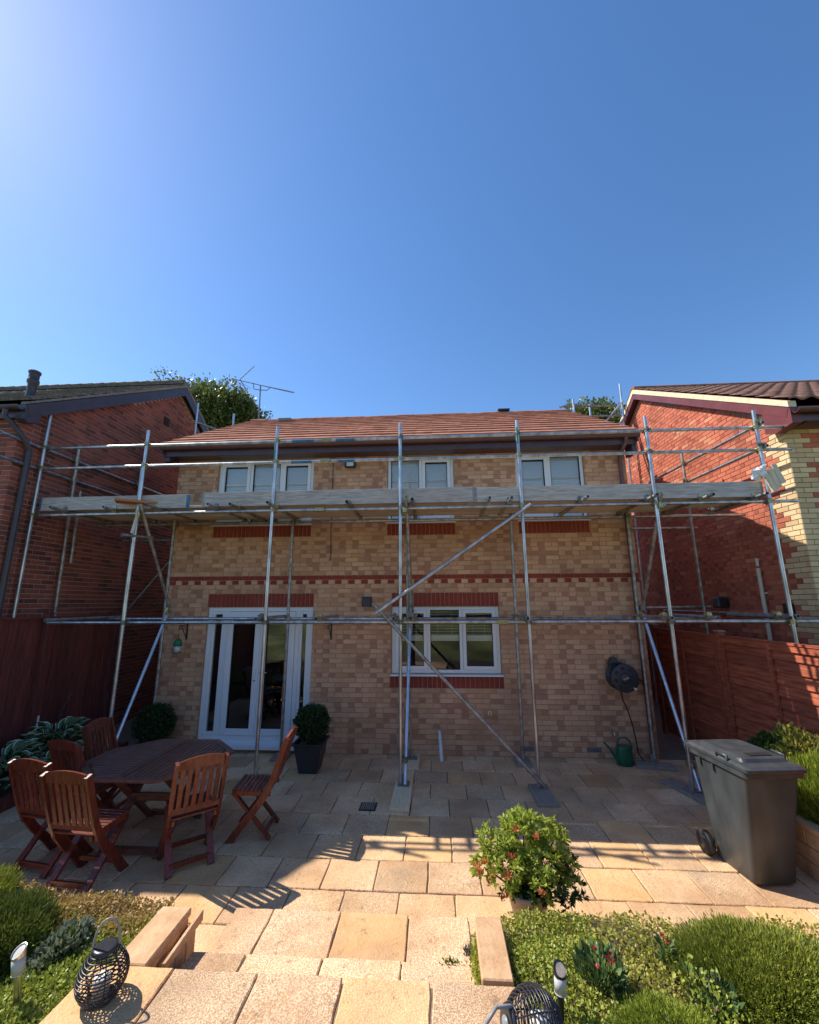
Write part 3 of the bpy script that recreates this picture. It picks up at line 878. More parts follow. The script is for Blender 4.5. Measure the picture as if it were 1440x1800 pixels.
# french doors with side lights
fd = MB(); x0, x1, z0, z1 = DOOR
frame_rect(fd, x0 + .003, x1 - .003, .16, z1 - .003, .07, .03, .115)
for x in (1.125, 2.36): fd.box(x - .035, x + .035, .033, .112, .23, z1 - .073)
fdo = fd.build('door_frame', M['upvc'], house, bevel=.003)
q = MB(); q.prism([(-.10, .06), (.1, .06), (.1, .162), (.02, .162), (-.02, .13), (-.10, .12)], 'x', 1.0, x1 - .004); q.build('door_sill', M['upvc'], fdo, bevel=.003)
q = MB(); q.box(x0 + .004, .998, .0, .1, .07, .158); q.build('door_sill', M['upvc'], fdo, bevel=.003)
for (a, b) in ((.873, 1.09), (2.395, 2.557)):
    q = MB(); frame_rect(q, a + .001, b - .001, .232, z1 - .074, .045, .04, .1); q.build('side_light', M['upvc'], fdo, bevel=.003)
    pane(a + .046, b - .046, .277, z1 - .12, .07, fdo, 'doorglass')
for (a, b, hs) in ((1.162, 1.74, 1), (1.744, 2.323, -1)):
    q = MB(); frame_rect(q, a, b, .235, z1 - .078, .098, .012, .085)
    lf = q.build('door', M['upvc'], house, bevel=.004)
    gk = MB(); frame_rect(gk, a + .097, b - .097, .332, z1 - .175, .01, .03, .075); gk.build('gasket', M['rubber'], lf)
    pane(a + .103, b - .103, .338, z1 - .181, .05, lf, 'doorglass')
    hx = b - .05 if hs == 1 else a + .05
    h = MB(); h.box(hx - .014, hx + .014, -.002, .011, 1.02, 1.26); h.build('handle_plate', M['upvc'], lf, bevel=.003)
    if hs == -1:
        h = MB(); h.tube([(hx, -.002, 1.2), (hx, -.045, 1.2), (hx + .03, -.05, 1.2), (hx + .12, -.05, 1.2)], .009, 8); h.build('door_handle', M['metal'], lf)
    else:
        h = MB(); h.lathe([(.012, -.006), (.012, .0)], (hx, -.002, 1.07), 10, axis='y'); h.build('keyhole', M['blackm'], lf)
    for zz in (.42, 1.2, 1.95):
        e = a + .004 if hs == 1 else b - .004
        h = MB(); h.tube([(e, .004, zz), (e, .004, zz + .09)], .011, 8); h.build('hinge', M['upvc'], lf)

# eaves
q = MB(); q.box(-.12, HW + .07, -.30, -.278, SOFF - .02, 5.075); q.build('fascia', M['fascia'], house)
q = MB(); q.box(-.12, HW + .07, -.277, -.004, SOFF - .006, SOFF + .012); q.build('soffit', M['fascia'], house)
q = MB(); q.box(HW + .0, HW + .075, -.275, -.01, SOFF - .16, SOFF + .18); q.build('box_end', M['fascia'], house)
q = MB(); q.box(-.125, -.01, -.275, -.01, SOFF - .1, SOFF + .18); q.build('box_end', M['fascia'], house)
prof = [(math.cos(a), math.sin(a)) for a in np.linspace(math.pi, 2 * math.pi, 13)]
gut = MB(); outer = [(-.365 + .062 * c, 5.045 + .068 * s) for c, s in prof]; inner = [(-.365 + .056 * c, 5.045 + .062 * s) for c, s in reversed(prof)]
gut.prism(outer + inner, 'x', -.14, HW + .09)
gu = gut.build('gutter', M['gutter'], house)
for x in np.arange(.3, 8, .9):
    q = MB(); o2 = [(-.365 + .068 * c, 5.045 + .074 * s) for c, s in prof] + [(-.365 + .0625 * c, 5.045 + .0685 * s) for c, s in reversed(prof)]
    q.prism(o2, 'x', x, x + (.025 if abs(x - 3.0) > .3 else .09)); q.build('gutter_bracket', M['gutter'], gu)
for x in (HW - .12,):
    q = MB(); q.tube([(x, -.36, 4.98), (x, -.36, 4.93), (x, -.12, 4.8), (x, -.06, 4.72)], .034, 10); q.tube([(x, -.06, 4.74), (x, -.06, .05)], .034, 10); q.build('downpipe', M['gutter'], house)

# roof
pitch = math.atan2(RIDGE_Z - EAVE_Z, RIDGE_Y + .38)
VX0, VX1 = -.13, HW + .08
deck = MB()
deck.prism([(-.30, 5.085), (RIDGE_Y, RIDGE_Z - .07), (HD + .30, 5.085), (HD + .30, 5.06), (RIDGE_Y, RIDGE_Z - .12), (-.30, 5.06)], 'x', VX0 + .03, VX1 - .03)
roof = deck.build('roof', M['fascia'], house)
def flat_tile(w, length, t=.05):
    mb = MB(); mb.box(-w / 2 + .0004, w / 2 - .0004, 0, length, -t, 0)
    return mb.mesh('roof_tile', M['tile'], bevel=.002)
tw, gauge = .30, .345
tm = flat_tile(tw, .40)
cp, sp = math.cos(pitch), math.sin(pitch)
tl = []
j = 0
while j * gauge + .40 < 3.97:
    s0 = j * gauge
    yy = -.40 + s0 * cp; zz = 5.115 + s0 * sp
    n = math.ceil((VX1 - VX0) / tw)
    for i in range(n + 1):
        x = VX0 + (i + .5 * (1 - j % 2) * .0) * tw + tw / 2
        if x - tw / 2 > VX1 - .1: continue
        tl.append((x if x + tw / 2 < VX1 + .05 else VX1 - tw / 2, yy, zz))
    j += 1
tl.sort(key=lambda p: p[1])
rest = MB()
for k, (x, yy, zz) in enumerate(tl):
    e = (pitch - .082 + random.uniform(-.004, .004), random.uniform(-.002, .002), 0)
    if k < 300:
        link('roof_tile', tm, roof, (x, yy, zz + random.uniform(-.0015, .0015)), e)
    else:
        b = MB(); b.box(-tw / 2 + .0004, tw / 2 - .0004, 0, .40, -.05, 0)
        Mx = Matrix.Translation((x, yy, zz)) @ Matrix.Rotation(e[0], 4, 'X'); b.xf(Mx); rest.add(b.v, b.f)
for k in range(11):
    for i in range(28):
        s0 = k * gauge; yy = HD + .40 - s0 * cp; zz = 5.115 + s0 * sp; x = VX0 + i * tw + tw / 2
        b = MB(); b.box(-tw / 2 + .0004, tw / 2 - .0004, 0, .40, -.05, 0)
        b.xf(Matrix.Translation((x, yy, zz)) @ Matrix.Rotation(math.pi, 4, 'Z') @ Matrix.Rotation(pitch - .082, 4, 'X')); rest.add(b.v, b.f)
rest.build('upper_tiles', M['tile'], roof, kind='stuff')
for i in range(19):
    q = MB(); a = VX0 + i * .435
    ring = [(RIDGE_Y + .12 * math.cos(t), RIDGE_Z - .055 + .085 * math.sin(t)) for t in np.linspace(0, math.pi, 9)]
    ring2 = [(RIDGE_Y + .10 * math.cos(t), RIDGE_Z - .065 + .07 * math.sin(t)) for t in np.linspace(math.pi, 0, 9)]
    q.prism(ring + ring2, 'x', a, min(a + .432, VX1 + .02)); link('ridge_tile', q.mesh('ridge_tile', M['tile']), roof, (0, random.uniform(-.008, .008), random.uniform(-.006, .006)))
q = MB(); q.box(6.36, 6.66, 2.9, 3.1, RIDGE_Z + .035, RIDGE_Z + .085); q.box(6.4, 6.62, 2.94, 3.06, RIDGE_Z - .02, RIDGE_Z + .035); q.build('ridge_vent', M['blackm'], roof, bevel=.006)
q = MB(); q.box(.8, 1.13, 2.42, 2.62, 6.80, 6.885); q.build('roof_vent', M['ventp'], roof, bevel=.01)
q = MB()
for xx in (VX0 + .0, VX1 - .03):
    q.prism([(-.36, 5.03), (RIDGE_Y, RIDGE_Z - .09), (HD + .36, 5.03), (HD + .36, 4.9), (RIDGE_Y, RIDGE_Z - .23), (-.36, 4.9)], 'x', xx, xx + .025)
q.build('bargeboard', M['fascia'], roof)

# ------------------------------------------------------------------ the neighbours' houses
def pantile_mesh():
    mb = MB(); n = 10; w = .24; L_ = .34; t = .018
    prof = []
    for i in range(n + 1):
        f = i / n
        prof.append((-w / 2 + w * f,   .019 * (math.cos(2 * math.pi * (f - .28)) if True else 0)))
    top0 = [(x, 0, z + .01) for x, z in prof]; top1 = [(x, L_, z + .01) for x, z in prof]
    bot0 = [(x, 0, z - t) for x, z in prof]
    vs = top0 + top1 + bot0; k = n + 1
    fs = [(i, i + 1, k + i + 1, k + i) for i in range(n)] + [(2 * k + i, 2 * k + i + 1, i + 1, i) for i in range(n)]
    mb.add(vs, fs, 0, True)
    return mb

def neighbour(name, label, side, cx, cy, far_x, depth, eave, apex_y, apex_z, bmats, weights, mortar, barge, tilemesh, tilemat, verge, quoin=None):
    """gable end in the plane x = cx facing our house; garden front in the plane y = cy"""
    h = thing(name, label, 'house', ((cx + far_x) / 2, cy + depth / 2, 0))
    sgn = 1 if side == 'L' else -1            # outward normal of gable wall along +x / -x
    slope = (apex_z - eave) / (apex_y - cy)
    yb = 2 * apex_y - cy
    body = MB(); dd = .007
    body.prism([(cy + dd, -.05), (yb - dd, -.05), (yb - dd, eave), (apex_y, apex_z), (cy + dd, eave)], 'x', cx - sgn * dd, far_x)
    w = body.build('wall', mortar, h)
    top = lambda y: min(eave + slope * (y - cy), eave + slope * (yb - y)) + .0
    ang = R(90) if side == 'L' else R(-90)
    if side == 'L':
        O = (cx, cy, 0); tf = lambda u: top(cy + u); conv = lambda u: cy + u
    else:
        O = (cx, yb, 0); tf = lambda u: top(yb - u); conv = lambda u: yb - u
    br = lay(0, yb - cy, 0, apex_z, top=tf)
    allm = list(bmats) + (list(quoin) if quoin else [])
    nb = len(bmats)
    def pick_side(a, b, c, d):
        if not quoin: return None
        yq = max(conv(a), conv(b)); blk = int(c / .225) % 2
        lim = .62 if blk == 0 else .40
        mid = (conv(a) + conv(b)) / 2 - cy
        if mid < (.47 if blk == 0 else .25): return nb + random.choice((0, 0, 1))
        return None
    def vis(b):
        return True
    # bricks in view first (high part and near the corner): split the two faces' allowance
    br_vis = [b for b in br if -1.6 < conv((b[0] + b[1]) / 2) < 3.2 and b[2] > 1.6]
    br_hid = [b for b in br if b not in set(br_vis)]
    wall_bricks(w, O, ang, br_vis, allm, list(weights) + [0] * (len(allm) - nb), limit=200, picker=pick_side)
    wall_bricks(w, O, ang, br_hid, allm, list(weights) + [0] * (len(allm) - nb), limit=0, picker=pick_side, rest='hidden_brickwork')
    # front
    fo = min(cx, far_x); fw = abs(far_x - cx)
    def pick_front(a, b, c, d):
        if not quoin: return None
        m_ = (a + b) / 2 if side == 'R' else fw - (a + b) / 2
        blk = int(c / .225) % 2
        if m_ < (.25 if blk == 0 else .47): return nb + random.choice((0, 0, 1))
        return None
    fb = lay(0, fw, 0, eave + .02)
    wall_bricks(w, (fo, cy, 0), 0, fb, allm, list(weights) + [0] * (len(allm) - nb), limit=100, picker=pick_front, rest='front_brickwork')
    # roof deck, barge boards, verge, tiles
    ov = .30 if side == 'R' else .06; px = cx + sgn * .12          # verge overhang
    ze = eave - slope * ov
    dk = MB()
    dk.prism([(cy - ov, ze + .10), (apex_y, apex_z + .10), (yb + ov, ze + .10), (yb + ov, ze + .05), (apex_y, apex_z + .05), (cy - ov, ze + .05)], 'x', px - sgn * .02, far_x)
    rf = dk.build('roof', barge, h)
    bb = MB()
    bb.prism([(cy - ov, ze + .115), (apex_y, apex_z + .115), (apex_y, apex_z - (.10 if side == 'L' else .02)), (cy - ov + .05, ze - (.08 if side == 'L' else .015))], 'x', px - sgn * .0, px + sgn * .022); bb.build('bargeboard', barge, h)
    bb = MB()
    bb.prism([(yb + ov, ze + .115), (apex_y + .002, apex_z + .115), (apex_y + .002, apex_z - (.10 if side == 'L' else .02)), (yb + ov - .05, ze - (.08 if side == 'L' else .015))], 'x', px, px + sgn * .022); bb.build('bargeboard', barge, h)
    # verge soffit and boxed eaves end
    bs = MB(); bs.prism([(cy - ov, ze + .04), (apex_y, apex_z + .04), (yb + ov, ze + .04), (yb + ov, ze + .02), (apex_y, apex_z + .02), (cy - ov, ze + .02)], 'x', cx + sgn * .001, px - sgn * .002); bs.build('verge_soffit', barge, h)
    be = MB(); be.prism([(cy - ov - .02, ze + .11), (cy - ov - .02, ze - .12), (cy - .01, ze - .16), (cy + .16, ze - .10), (cy + .16, eave + slope * .16 - .02)], 'x', px - sgn * .12, px + sgn * .018); be.build('box_end', barge, h)
    fa = MB(); fa.box(min(px - sgn * .121, far_x), max(px - sgn * .121, far_x), cy - ov - .018, cy - ov + .004, ze - .10, ze + .09)
    fa.box(min(cx - sgn * .1, far_x), max(cx - sgn * .1, far_x), cy - ov + .005, cy - .003, ze - .098, ze - .08); fa.build('fascia', M['fascia'], h)
    gt = MB(); pr = [(math.cos(a), math.sin(a)) for a in np.linspace(math.pi, 2 * math.pi, 11)]
    gy = cy - ov - (.085 if side == 'R' else .075)
    gt.prism([(gy + .06 * c, ze + .06 + .06 * s) for c, s in pr] + [(gy + .054 * c, ze + .06 + .054 * s) for c, s in reversed(pr)], 'x', px, far_x); gt.build('gutter', M['bargeL'] if side == 'L' else M['gutter'], h)
    p2 = math.atan(slope); c2, s2 = math.cos(p2), math.sin(p2)
    ln = (apex_y - cy + ov) / c2
    vh = .05 if side == 'R' else 0
    vg = MB(); vg.prism([(cy - ov - .02, ze + .116), (apex_y, apex_z + .125), (apex_y, apex_z + .19 + vh), (cy - ov - .02, ze + .155 + vh)], 'x', px - sgn * .08, px + sgn * .03)
    vg.build('verge_mortar', verge, rf)
    vg = MB(); vg.prism([(yb + ov + .02, ze + .116), (apex_y + .002, apex_z + .125), (apex_y + .002, apex_z + .19 + vh), (yb + ov + .02, ze + .155 + vh)], 'x', px - sgn * .08, px + sgn * .03)
    vg.build('verge_mortar', verge, rf)
    twd = .24 if side == 'R' else .30
    g_ = .30; cols = int(abs(far_x - px) / twd); rest = MB(); tme = tilemesh.mesh('roof_tile', tilemat, fix=False)
    cnt = 0
    for i in range(cols):
        for j in range(int(ln / g_) + 1):
            x = px + sgn * .035 - sgn * (twd / 2 + i * twd)
            s0 = j * g_
            yy = cy - ov - .06 + s0 * c2; zz = ze + .185 + vh + s0 * s2
            jit = random.uniform(-.012, .012) if tilemat is M['mosstile'] else random.uniform(-.004, .004)
            if i < (12 if side == 'R' else 9):
                link('roof_tile', tme, rf, (x, yy, zz + abs(jit)), (p2 - .06 + jit * .6, 0, jit)); cnt += 1
            else:
                Mx = Matrix.Translation((x, yy, zz)) @ Matrix.Rotation(p2 - .06, 4, 'X')
                rest.add([tuple(Mx @ Vector(p)) for p in tilemesh.v], tilemesh.f, 0, True)
            Mx = Matrix.Translation((x, 2 * apex_y - yy, zz)) @ Matrix.Rotation(math.pi, 4, 'Z') @ Matrix.Rotation(p2 - .06, 4, 'X')
            rest.add([tuple(Mx @ Vector(p)) for p in tilemesh.v], tilemesh.f, 0, True)
    rest.build('far_tiles', tilemat, rf, kind='stuff')
    rg = MB(); ring = [(apex_y + .13 * math.cos(t), apex_z + .17 + vh + .09 * math.sin(t)) for t in np.linspace(0, math.pi, 9)]
    for i in range(int(abs(far_x - px) / .45)):
        q = MB(); a = px + sgn * .03 - sgn * i * .45
        q.prism(ring, 'x', a, a - sgn * .445); q.build('ridge_tile', tilemat, rf)
    return h

plain = MB(); plain.box(-.148, .148, 0, .34, -.03, 0)
hl = neighbour('brick_house', 'dark red brick house with charcoal bargeboards and mossy roof on the left', 'L', -1.6, -1.5, -8.5, 7, 5.22, 2.1, 7.50,
               LB, [3, 2, 1.2], M['lmortar'], M['bargeL'], plain, M['mosstile'], M['vergeg'])
hr = neighbour('brick_house', 'orange red brick house with cream quoins and brown pantiles on the right', 'R', 9.86, -.95, 17.0, 7, 5.06, 2.85, 7.30,
               RB, [3, 2, 1.6, .8], M['rmortar'], M['bargeR'], pantile_mesh(), M['pantile'], M['vergem'], QB)
# left house: gutter downpipe, swan neck, vent stack, gable vent
q = MB(); q.tube([(-1.66, -1.68, 5.16), (-1.66, -1.68, 5.06), (-1.60, -1.62, 4.98), (-1.50, -1.45, 4.74), (-1.515, -1.36, 4.62)], .038, 10)
q.tube([(-1.52, -1.36, 4.66), (-1.52, -1.36, .0)], .042, 10); q.build('downpipe', M['bargeL'], hl)
q = MB(); q.lathe([(.085, 0), (.085, .1), (.07, .14), (.07, .36), (.09, .38), (.09, .44), (.078, .45), (.078, .56), (.092, .57), (.092, .61), (.05, .63)], (-2.52, -.62, 5.85), 14)
q.build('vent_stack', M['bargeL'], hl)
q = MB()
for i in range(5): q.bar((-1.592, 1.62, 6.45 + i * .04), (-1.592, 1.80, 6.45 + i * .04), .02, .03, up=(1, 0, 1))
q.build('gable_vent', M['rubber'], hl)
# right house: overflow pipe, wall vents, stub
q = MB(); q.tube([(9.81, -.10, 2.95), (9.78, -.12, 2.97), (9.775, -.12, 2.85)], .022, 8); q.tube([(9.775, -.12, 2.82), (9.775, -.12, .1)], .028, 10); q.box(9.775, 9.85, -.135, -.105, 2.42, 2.45); q.build('waste_pipe', M['creamp'], hr)
q = MB(); q.box(9.80, 9.852, -.57, -.42, 2.06, 2.28); q.build('wall_vent', M['blackm'], hr, bevel=.006)
q = MB(); q.box(9.66, 9.852, .75, .93, 2.2, 2.38); q.build('boiler_flue', M['blackm'], hr, bevel=.02)

# dark gates added at the passage ends, standing in for deep shade
for lab, x0, x1, yg in (('added dark timber gate that keeps the left passage dark', -1.56, -.02, 4.6), ('added dark timber gate that keeps the right passage dark', 8.03, 9.82, 4.6)):
    t = thing('added_dark_gate', lab, 'gate', ((x0 + x1) / 2, yg, 0))
    n = 10; w = (x1 - x0) / n
    for i in range(n):
        q = MB(); q.box(x0 + i * w + .003, x0 + (i + 1) * w - .003, yg, yg + .02, .03, 2.1); q.build('board', M['fenceL'], t)
    q = MB(); q.box(x0, x1, yg + .022, yg + .06, .4, .5); q.box(x0, x1, yg + .022, yg + .06, 1.7, 1.8); q.build('rail', M['fenceL'], t)
# ------------------------------------------------------------------ fences
t = thing('garden_fence', 'dark red board fence with square posts along the left side of the patio', 'fence', (-1.2, -3.0, 0))
y = -6.4
i = 0
while y < .35:
    q = MB(); q.prism([(-1.215, y), (-1.190, y), (-1.203, y + .148), (-1.215, y + .148)], 'z', .04, 2.10 + .0 * i); q.build('board', M['fenceL'], t)
    y += .145; i += 1
q = MB(); q.box(-1.235, -1.165, -6.45, .42, 2.102, 2.13); q.build('capping', M['fenceL'], t)
for yp in (-6.3, -4.5, -2.7, -.95, .4):
    q = MB(); q.box(-1.19, -1.10, yp - .045, yp + .045, 0, 2.17); q.build('post', M['fenceL'], t, bevel=.006)
    q = MB(); q.box(-1.20, -1.09, yp - .055, yp + .055, 2.172, 2.19); q.build('post_cap', M['fenceL'], t, bevel=.005)
q = MB()
for zz in (.4, 1.75): q.box(-1.26, -1.217, -6.4, .38, zz, zz + .08)
q.build('rail', M['fenceL'], t)

t = thing('garden_fence', 'rust red overlap panel fence along the right side behind the bin', 'fence', (8.8, -2.5, 0))
bounds = [1.33, -.51, -2.35, -4.19, -6.03, -7.8]
for k in range(len(bounds) - 1):
    yb_, ya_ = bounds[k], bounds[k + 1]
    n = 12
    for i in range(n):
        zz = .06 + i * .143
        q = MB(); jj = random.uniform(-.006, .006)
        q.prism([(8.771, zz + jj), (8.785, zz + jj - .002), (8.808, zz + .158), (8.800, zz + .158)], 'y', ya_ + .05, yb_ - .05)
        q.build('lap_board', M['fenceR'], t)
    for yy in (ya_ + .075, (ya_ + yb_) / 2, yb_ - .075):
        q = MB(); q.box(8.742, 8.774, yy - .024, yy + .024, .05, 1.73); q.build('batten', M['fenceR'], t)
    q = MB(); q.box(8.748, 8.825, ya_ + .05, yb_ - .05, 1.808, 1.835); q.build('capping', M['fenceR'], t)
    q = MB(); q.box(8.758, 8.784, ya_ + .05, yb_ - .05, 1.733, 1.806); q.build('top_rail', M['fenceR'], t)
for yy in bounds:
    q = MB(); q.box(8.75, 8.84, yy - .045, yy + .045, -.02, 1.875); q.build('post', M['fenceR'], t, bevel=.006)
    q = MB(); q.box(8.74, 8.85, yy - .056, yy + .056, 1.877, 1.90); q.build('post_cap', M['soled'], t, bevel=.005)

# ------------------------------------------------------------------ the scaffold
scaf = thing('scaffold', 'galvanised tube scaffold with board platform across the back of the house', 'scaffold', (4.0, -.7, 0))
FY, IY = -1.15, -.25
SX = [-1.5, .2, 2.29, 4.2, 5.945, 7.80, 9.32]
def pole(name, a, b, m='galv', r=.02415):
    q = MB(); q.pipe(a, b, r); return q.build(name, M[m], scaf)
cpl = MB()
cpl.tube([(0, 0, -.032), (0, 0, .032)], .0345, 12); cpl.tube([(-.032, .051, 0), (.032, .051, 0)], .0345, 12)
cpl.box(-.02, .02, .02, .035, -.03, .03); cpl.tube([(.036, -.012, 0), (.036, .035, 0)], .007, 6); cpl.tube([(-.036, -.02, .0), (-.036, .04, .0)], .007, 6)
cpl.lathe([(.013, -.036), (.013, -.02)], (.036, 0, 0), 6, axis='y'); cpl.box(-.012, .012, .04, .062, -.055, -.03)
CPM = [cpl.mesh('coupler', M['couple']), cpl.mesh('coupler', M['coupled'])]
def coupler(p, rot=(0, 0, 0)):
    link('coupler', random.choice(CPM), scaf, p, (rot[0], rot[1], rot[2] + random.uniform(-.1, .1)))
tops = [5.32, 5.0, 5.0, 4.99, 4.975, 4.975, 5.015]
for x, tp in zip(SX, tops):
    lean = random.uniform(-.012, .012)
    z0 = .05 if x not in (-1.5, 9.32) else .05
    pole('standard', (x + lean * .5, FY, z0), (x - lean, FY, tp))
    for z in (2.05, 3.67, 4.43, 4.77): coupler((x, FY, z))
for x in SX:
    if x in (4.2,): continue
    pole('standard', (x + random.uniform(-.01, .01), IY if 0 < x < 8 else (-.45 if x < 0 else .6), .05), (x, IY if 0 < x < 8 else (-.55 if x < 0 else .62), 3.74 if 0 < x < 8 else 5.05), 'galvdull')
pole('standard', (4.25, IY, .05), (4.235, IY, 3.72), 'galvdull')
pole('standard', (4.30, -.34, 1.85), (4.29, -1.12, 3.86), 'galvdull')
pole('standard', (-1.5, -.35, 3.0), (-1.5, -.38, 4.25), 'galvdull')
pole('standard', (-1.45, .95, .05), (-1.45, .92, 5.12), 'blue')
for z, m, xa, xb in ((2.05, 'galv', -1.0, 9.95), (3.67, 'galv', -1.42, 9.72), (4.43, 'galv', -1.70, 9.78), (4.77, 'galv', -1.66, 9.80)):
    jx = {2.05: 5.6, 3.67: 3.0, 4.43: 3.05, 4.77: 3.05}[z]
    pole('ledger' if z < 4 else 'guard_rail', (xa, FY + .05, z - .004), (jx, FY + .05, z), m)
    pole('ledger' if z < 4 else 'guard_rail', (jx + .002, FY + .05, z), (xb, FY + .05, z + .002), m)
    q = MB(); q.tube([(jx - .075, FY + .05, z), (jx + .075, FY + .05, z)], .032, 12); q.box(jx - .07, jx + .07, FY + .008, FY + .02, z - .025, z + .025)
    q.lathe([(.009, -.008), (.009, 0)], (jx - .035, FY + .008, z), 8, axis='y'); q.lathe([(.009, -.008), (.009, 0)], (jx + .035, FY + .008, z), 8, axis='y')
    q.build('sleeve_coupler', M['couple'], scaf)
pole('ledger', (-1.3, IY + .05, 3.67), (2.9, IY + .05, 3.672), 'galvdull')
pole('ledger', (2.905, IY + .05, 3.672), (9.66, IY + .05, 3.668), 'galv')
pole('ledger', (-1.2, IY + .05, 2.07), (4.3, IY + .05, 2.06), 'galv')
pole('ledger', (4.305, IY + .05, 2.06), (8.9, IY + .05, 2.06), 'galvdull')
for x in SX[1:-1]:
    for z in (2.06, 3.67): coupler((x, IY, z))
for x in (-1.0, -.2, .506, 1.413, 1.741, 2.337, 3.439, 4.372, 5.466, 5.777, 6.773, 7.70, 8.43, 9.15):
    pole('transom', (x + random.uniform(-.02, .02), -1.4 + random.uniform(-.05, .05), 3.722), (x, -.08, 3.722), 'galvdull' if random.random() < .6 else 'galv')
    coupler((x, FY + .05, 3.715), (R(90), 0, R(90))); coupler((x, IY + .05, 3.715), (R(90), 0, R(90)))
for x in (2.213, 3.055, 4.12, 4.35, 5.9, 7.74, 8.31, 9.19):
    pole('transom', (x, -1.3, 2.103), (x + .02, -.13, 2.106), 'galvdull')
    coupler((x, FY + .05, 2.09), (R(90), 0, R(90)))
pole('transom', (-.83, -1.32, 2.09), (-.8, .1, 2.09), 'galvdull')
# braces
pole('brace', (3.86, FY - .055, 2.17), (6.06, FY - .055, 3.67))
pole('brace', (3.82, FY - .05, 2.30), (6.02, FY - .05, .045), 'galvdull')
for x, m in ((.26, 'blue'), (4.285, 'blue'), (7.86, 'blue')):
    pole('brace', (x, -.28, 2.12), (x - .02, -1.24, .07), m)
    pole('brace', (x + .0, -1.2, 3.80), (x + .03, -.22, 2.16), 'galvdull')
    coupler((x - .03, FY, .32)); coupler((x - .02, -1.19, 3.62)); coupler((x, -.3, 2.22))
pole('brace', (.14, -1.33, 3.30), (.30, -.9, 3.32), 'galvdull')
pole('brace', (.20, -1.21, 3.34), (.24, -1.20, 3.62), 'creamp')
q = MB(); q.tube([(5.36 + .02 * math.cos(a) , FY - .075 - .0 * a, .90 + .035 * math.sin(a)) for a in np.linspace(-.6, 3.6, 9)], .006, 6); q.build('hook', M['metal'], scaf)
# return guard rails beside both neighbours
for z, ya in ((4.77, -1.78), (4.42, -1.80)):
    pole('guard_rail', (-1.55, ya, z - .01), (-1.55, 2.0, z), 'galv')
    for yy in (FY, -.55, .93): coupler((-1.5, yy, z), (0, 0, R(90)))
for z in (4.83, 4.48):
    pole('guard_rail', (9.37, -1.22, z - .03), (9.37, 1.95, z + .02), 'galv')
    for yy in (FY, .62): coupler((9.32, yy, z), (0, 0, R(-90)))
pole('ledger', (9.37, -1.2, 2.12), (9.37, 2.0, 2.13), 'galvdull')
pole('ledger', (8.0, .7, 2.2), (9.5, .74, 2.22), 'galvdull')
pole('ledger', (7.9, .68, 3.62), (9.45, .7, 3.62), 'galvdull')
pole('standard', (8.05, .55, .03), (8.02, .55, 3.7), 'galvdull')
pole('standard', (8.25, 1.9, .03), (8.22, 1.9, 3.6), 'galvdull')
pole('ledger', (-1.3, .5, 3.5), (.1, .52, 3.5), 'galvdull'); pole('brace', (-1.1, .6, 2.2), (-.05, .62, 3.55), 'galvdull')
pole('ledger', (-1.3, 1.6, 2.3), (.0, 1.6, 2.42), 'galvdull')
# platform boards
rowsb = [(-1.075, -.85), (-.845, -.62), (-.615, -.39), (-.385, -.16)]
for bi, (ya, yb_) in enumerate(rowsb):
    x = -1.40
    cuts = [[2.4, 5.2, 9.28], [1.3, 5.0, 9.25], [2.5, 6.3, 9.3], [.9, 4.7, 8.6]][bi]
    for xe in cuts:
        dz = random.uniform(0, .004)
        q = MB(); q.box(x + .004, xe - .004, ya + .003, yb_ - .003, 3.7495 + dz, 3.7875 + dz); q.build('scaffold_board', M['boardu'], scaf, bevel=.003)
        x = xe
for (xa, xb, za, zb, yo) in ((-1.44, .955, 3.735, 3.945, .0), (1.18, 5.283, 3.75, 3.968, .0), (5.288, 9.285, 3.742, 3.958, .0)):
    q = MB()
    vs = []
    q.prism([(xa, za), (xb, za + (.006 if xa < 0 else -.004)), (xb, zb + .004), (xa, zb)], 'y', FY + .03 - .0, FY + .068)
    q.v = [(v[0], v[1] , v[2]) for v in q.v]
    # keep the toe boards behind the guard-rail tubes
    q.xf(Matrix.Translation((0, .0, 0)))
    o = q.build('toe_board', M['board'], scaf, bevel=.002)
    for xe in (xa - .001, xb - .029):
        b = MB(); b.box(xe, xe + .03, FY + .0285, FY + .07, za + .008, zb - .003); b.build('end_band', M['bluep'] if xa < 0 else M['steel'], o)
q = MB(); q.box(-1.2, 2.4, -.155, -.12, 3.7495, 3.95); q.build('toe_board', M['board'], scaf)
# paint bands
for (x, za, zb, m) in ((2.285, 4.45, 4.80, 'teal'), (5.94, 4.60, 4.86, 'teal')):
    q = MB(); q.tube([(x, FY, za), (x, FY, zb)], .0249, 14, cap=False); q.build('paint_band', M[m], scaf)
for (xa, xb, z) in ((2.52, 2.86, 4.77), (2.52, 2.84, 4.43), (3.2, 3.5, 4.77), (3.25, 3.5, 4.43)):
    q = MB(); q.tube([(xa, FY + .05, z - .001), (xb, FY + .05, z - .001)], .0249, 14, cap=False); q.build('paint_band', M['bluep'], scaf)
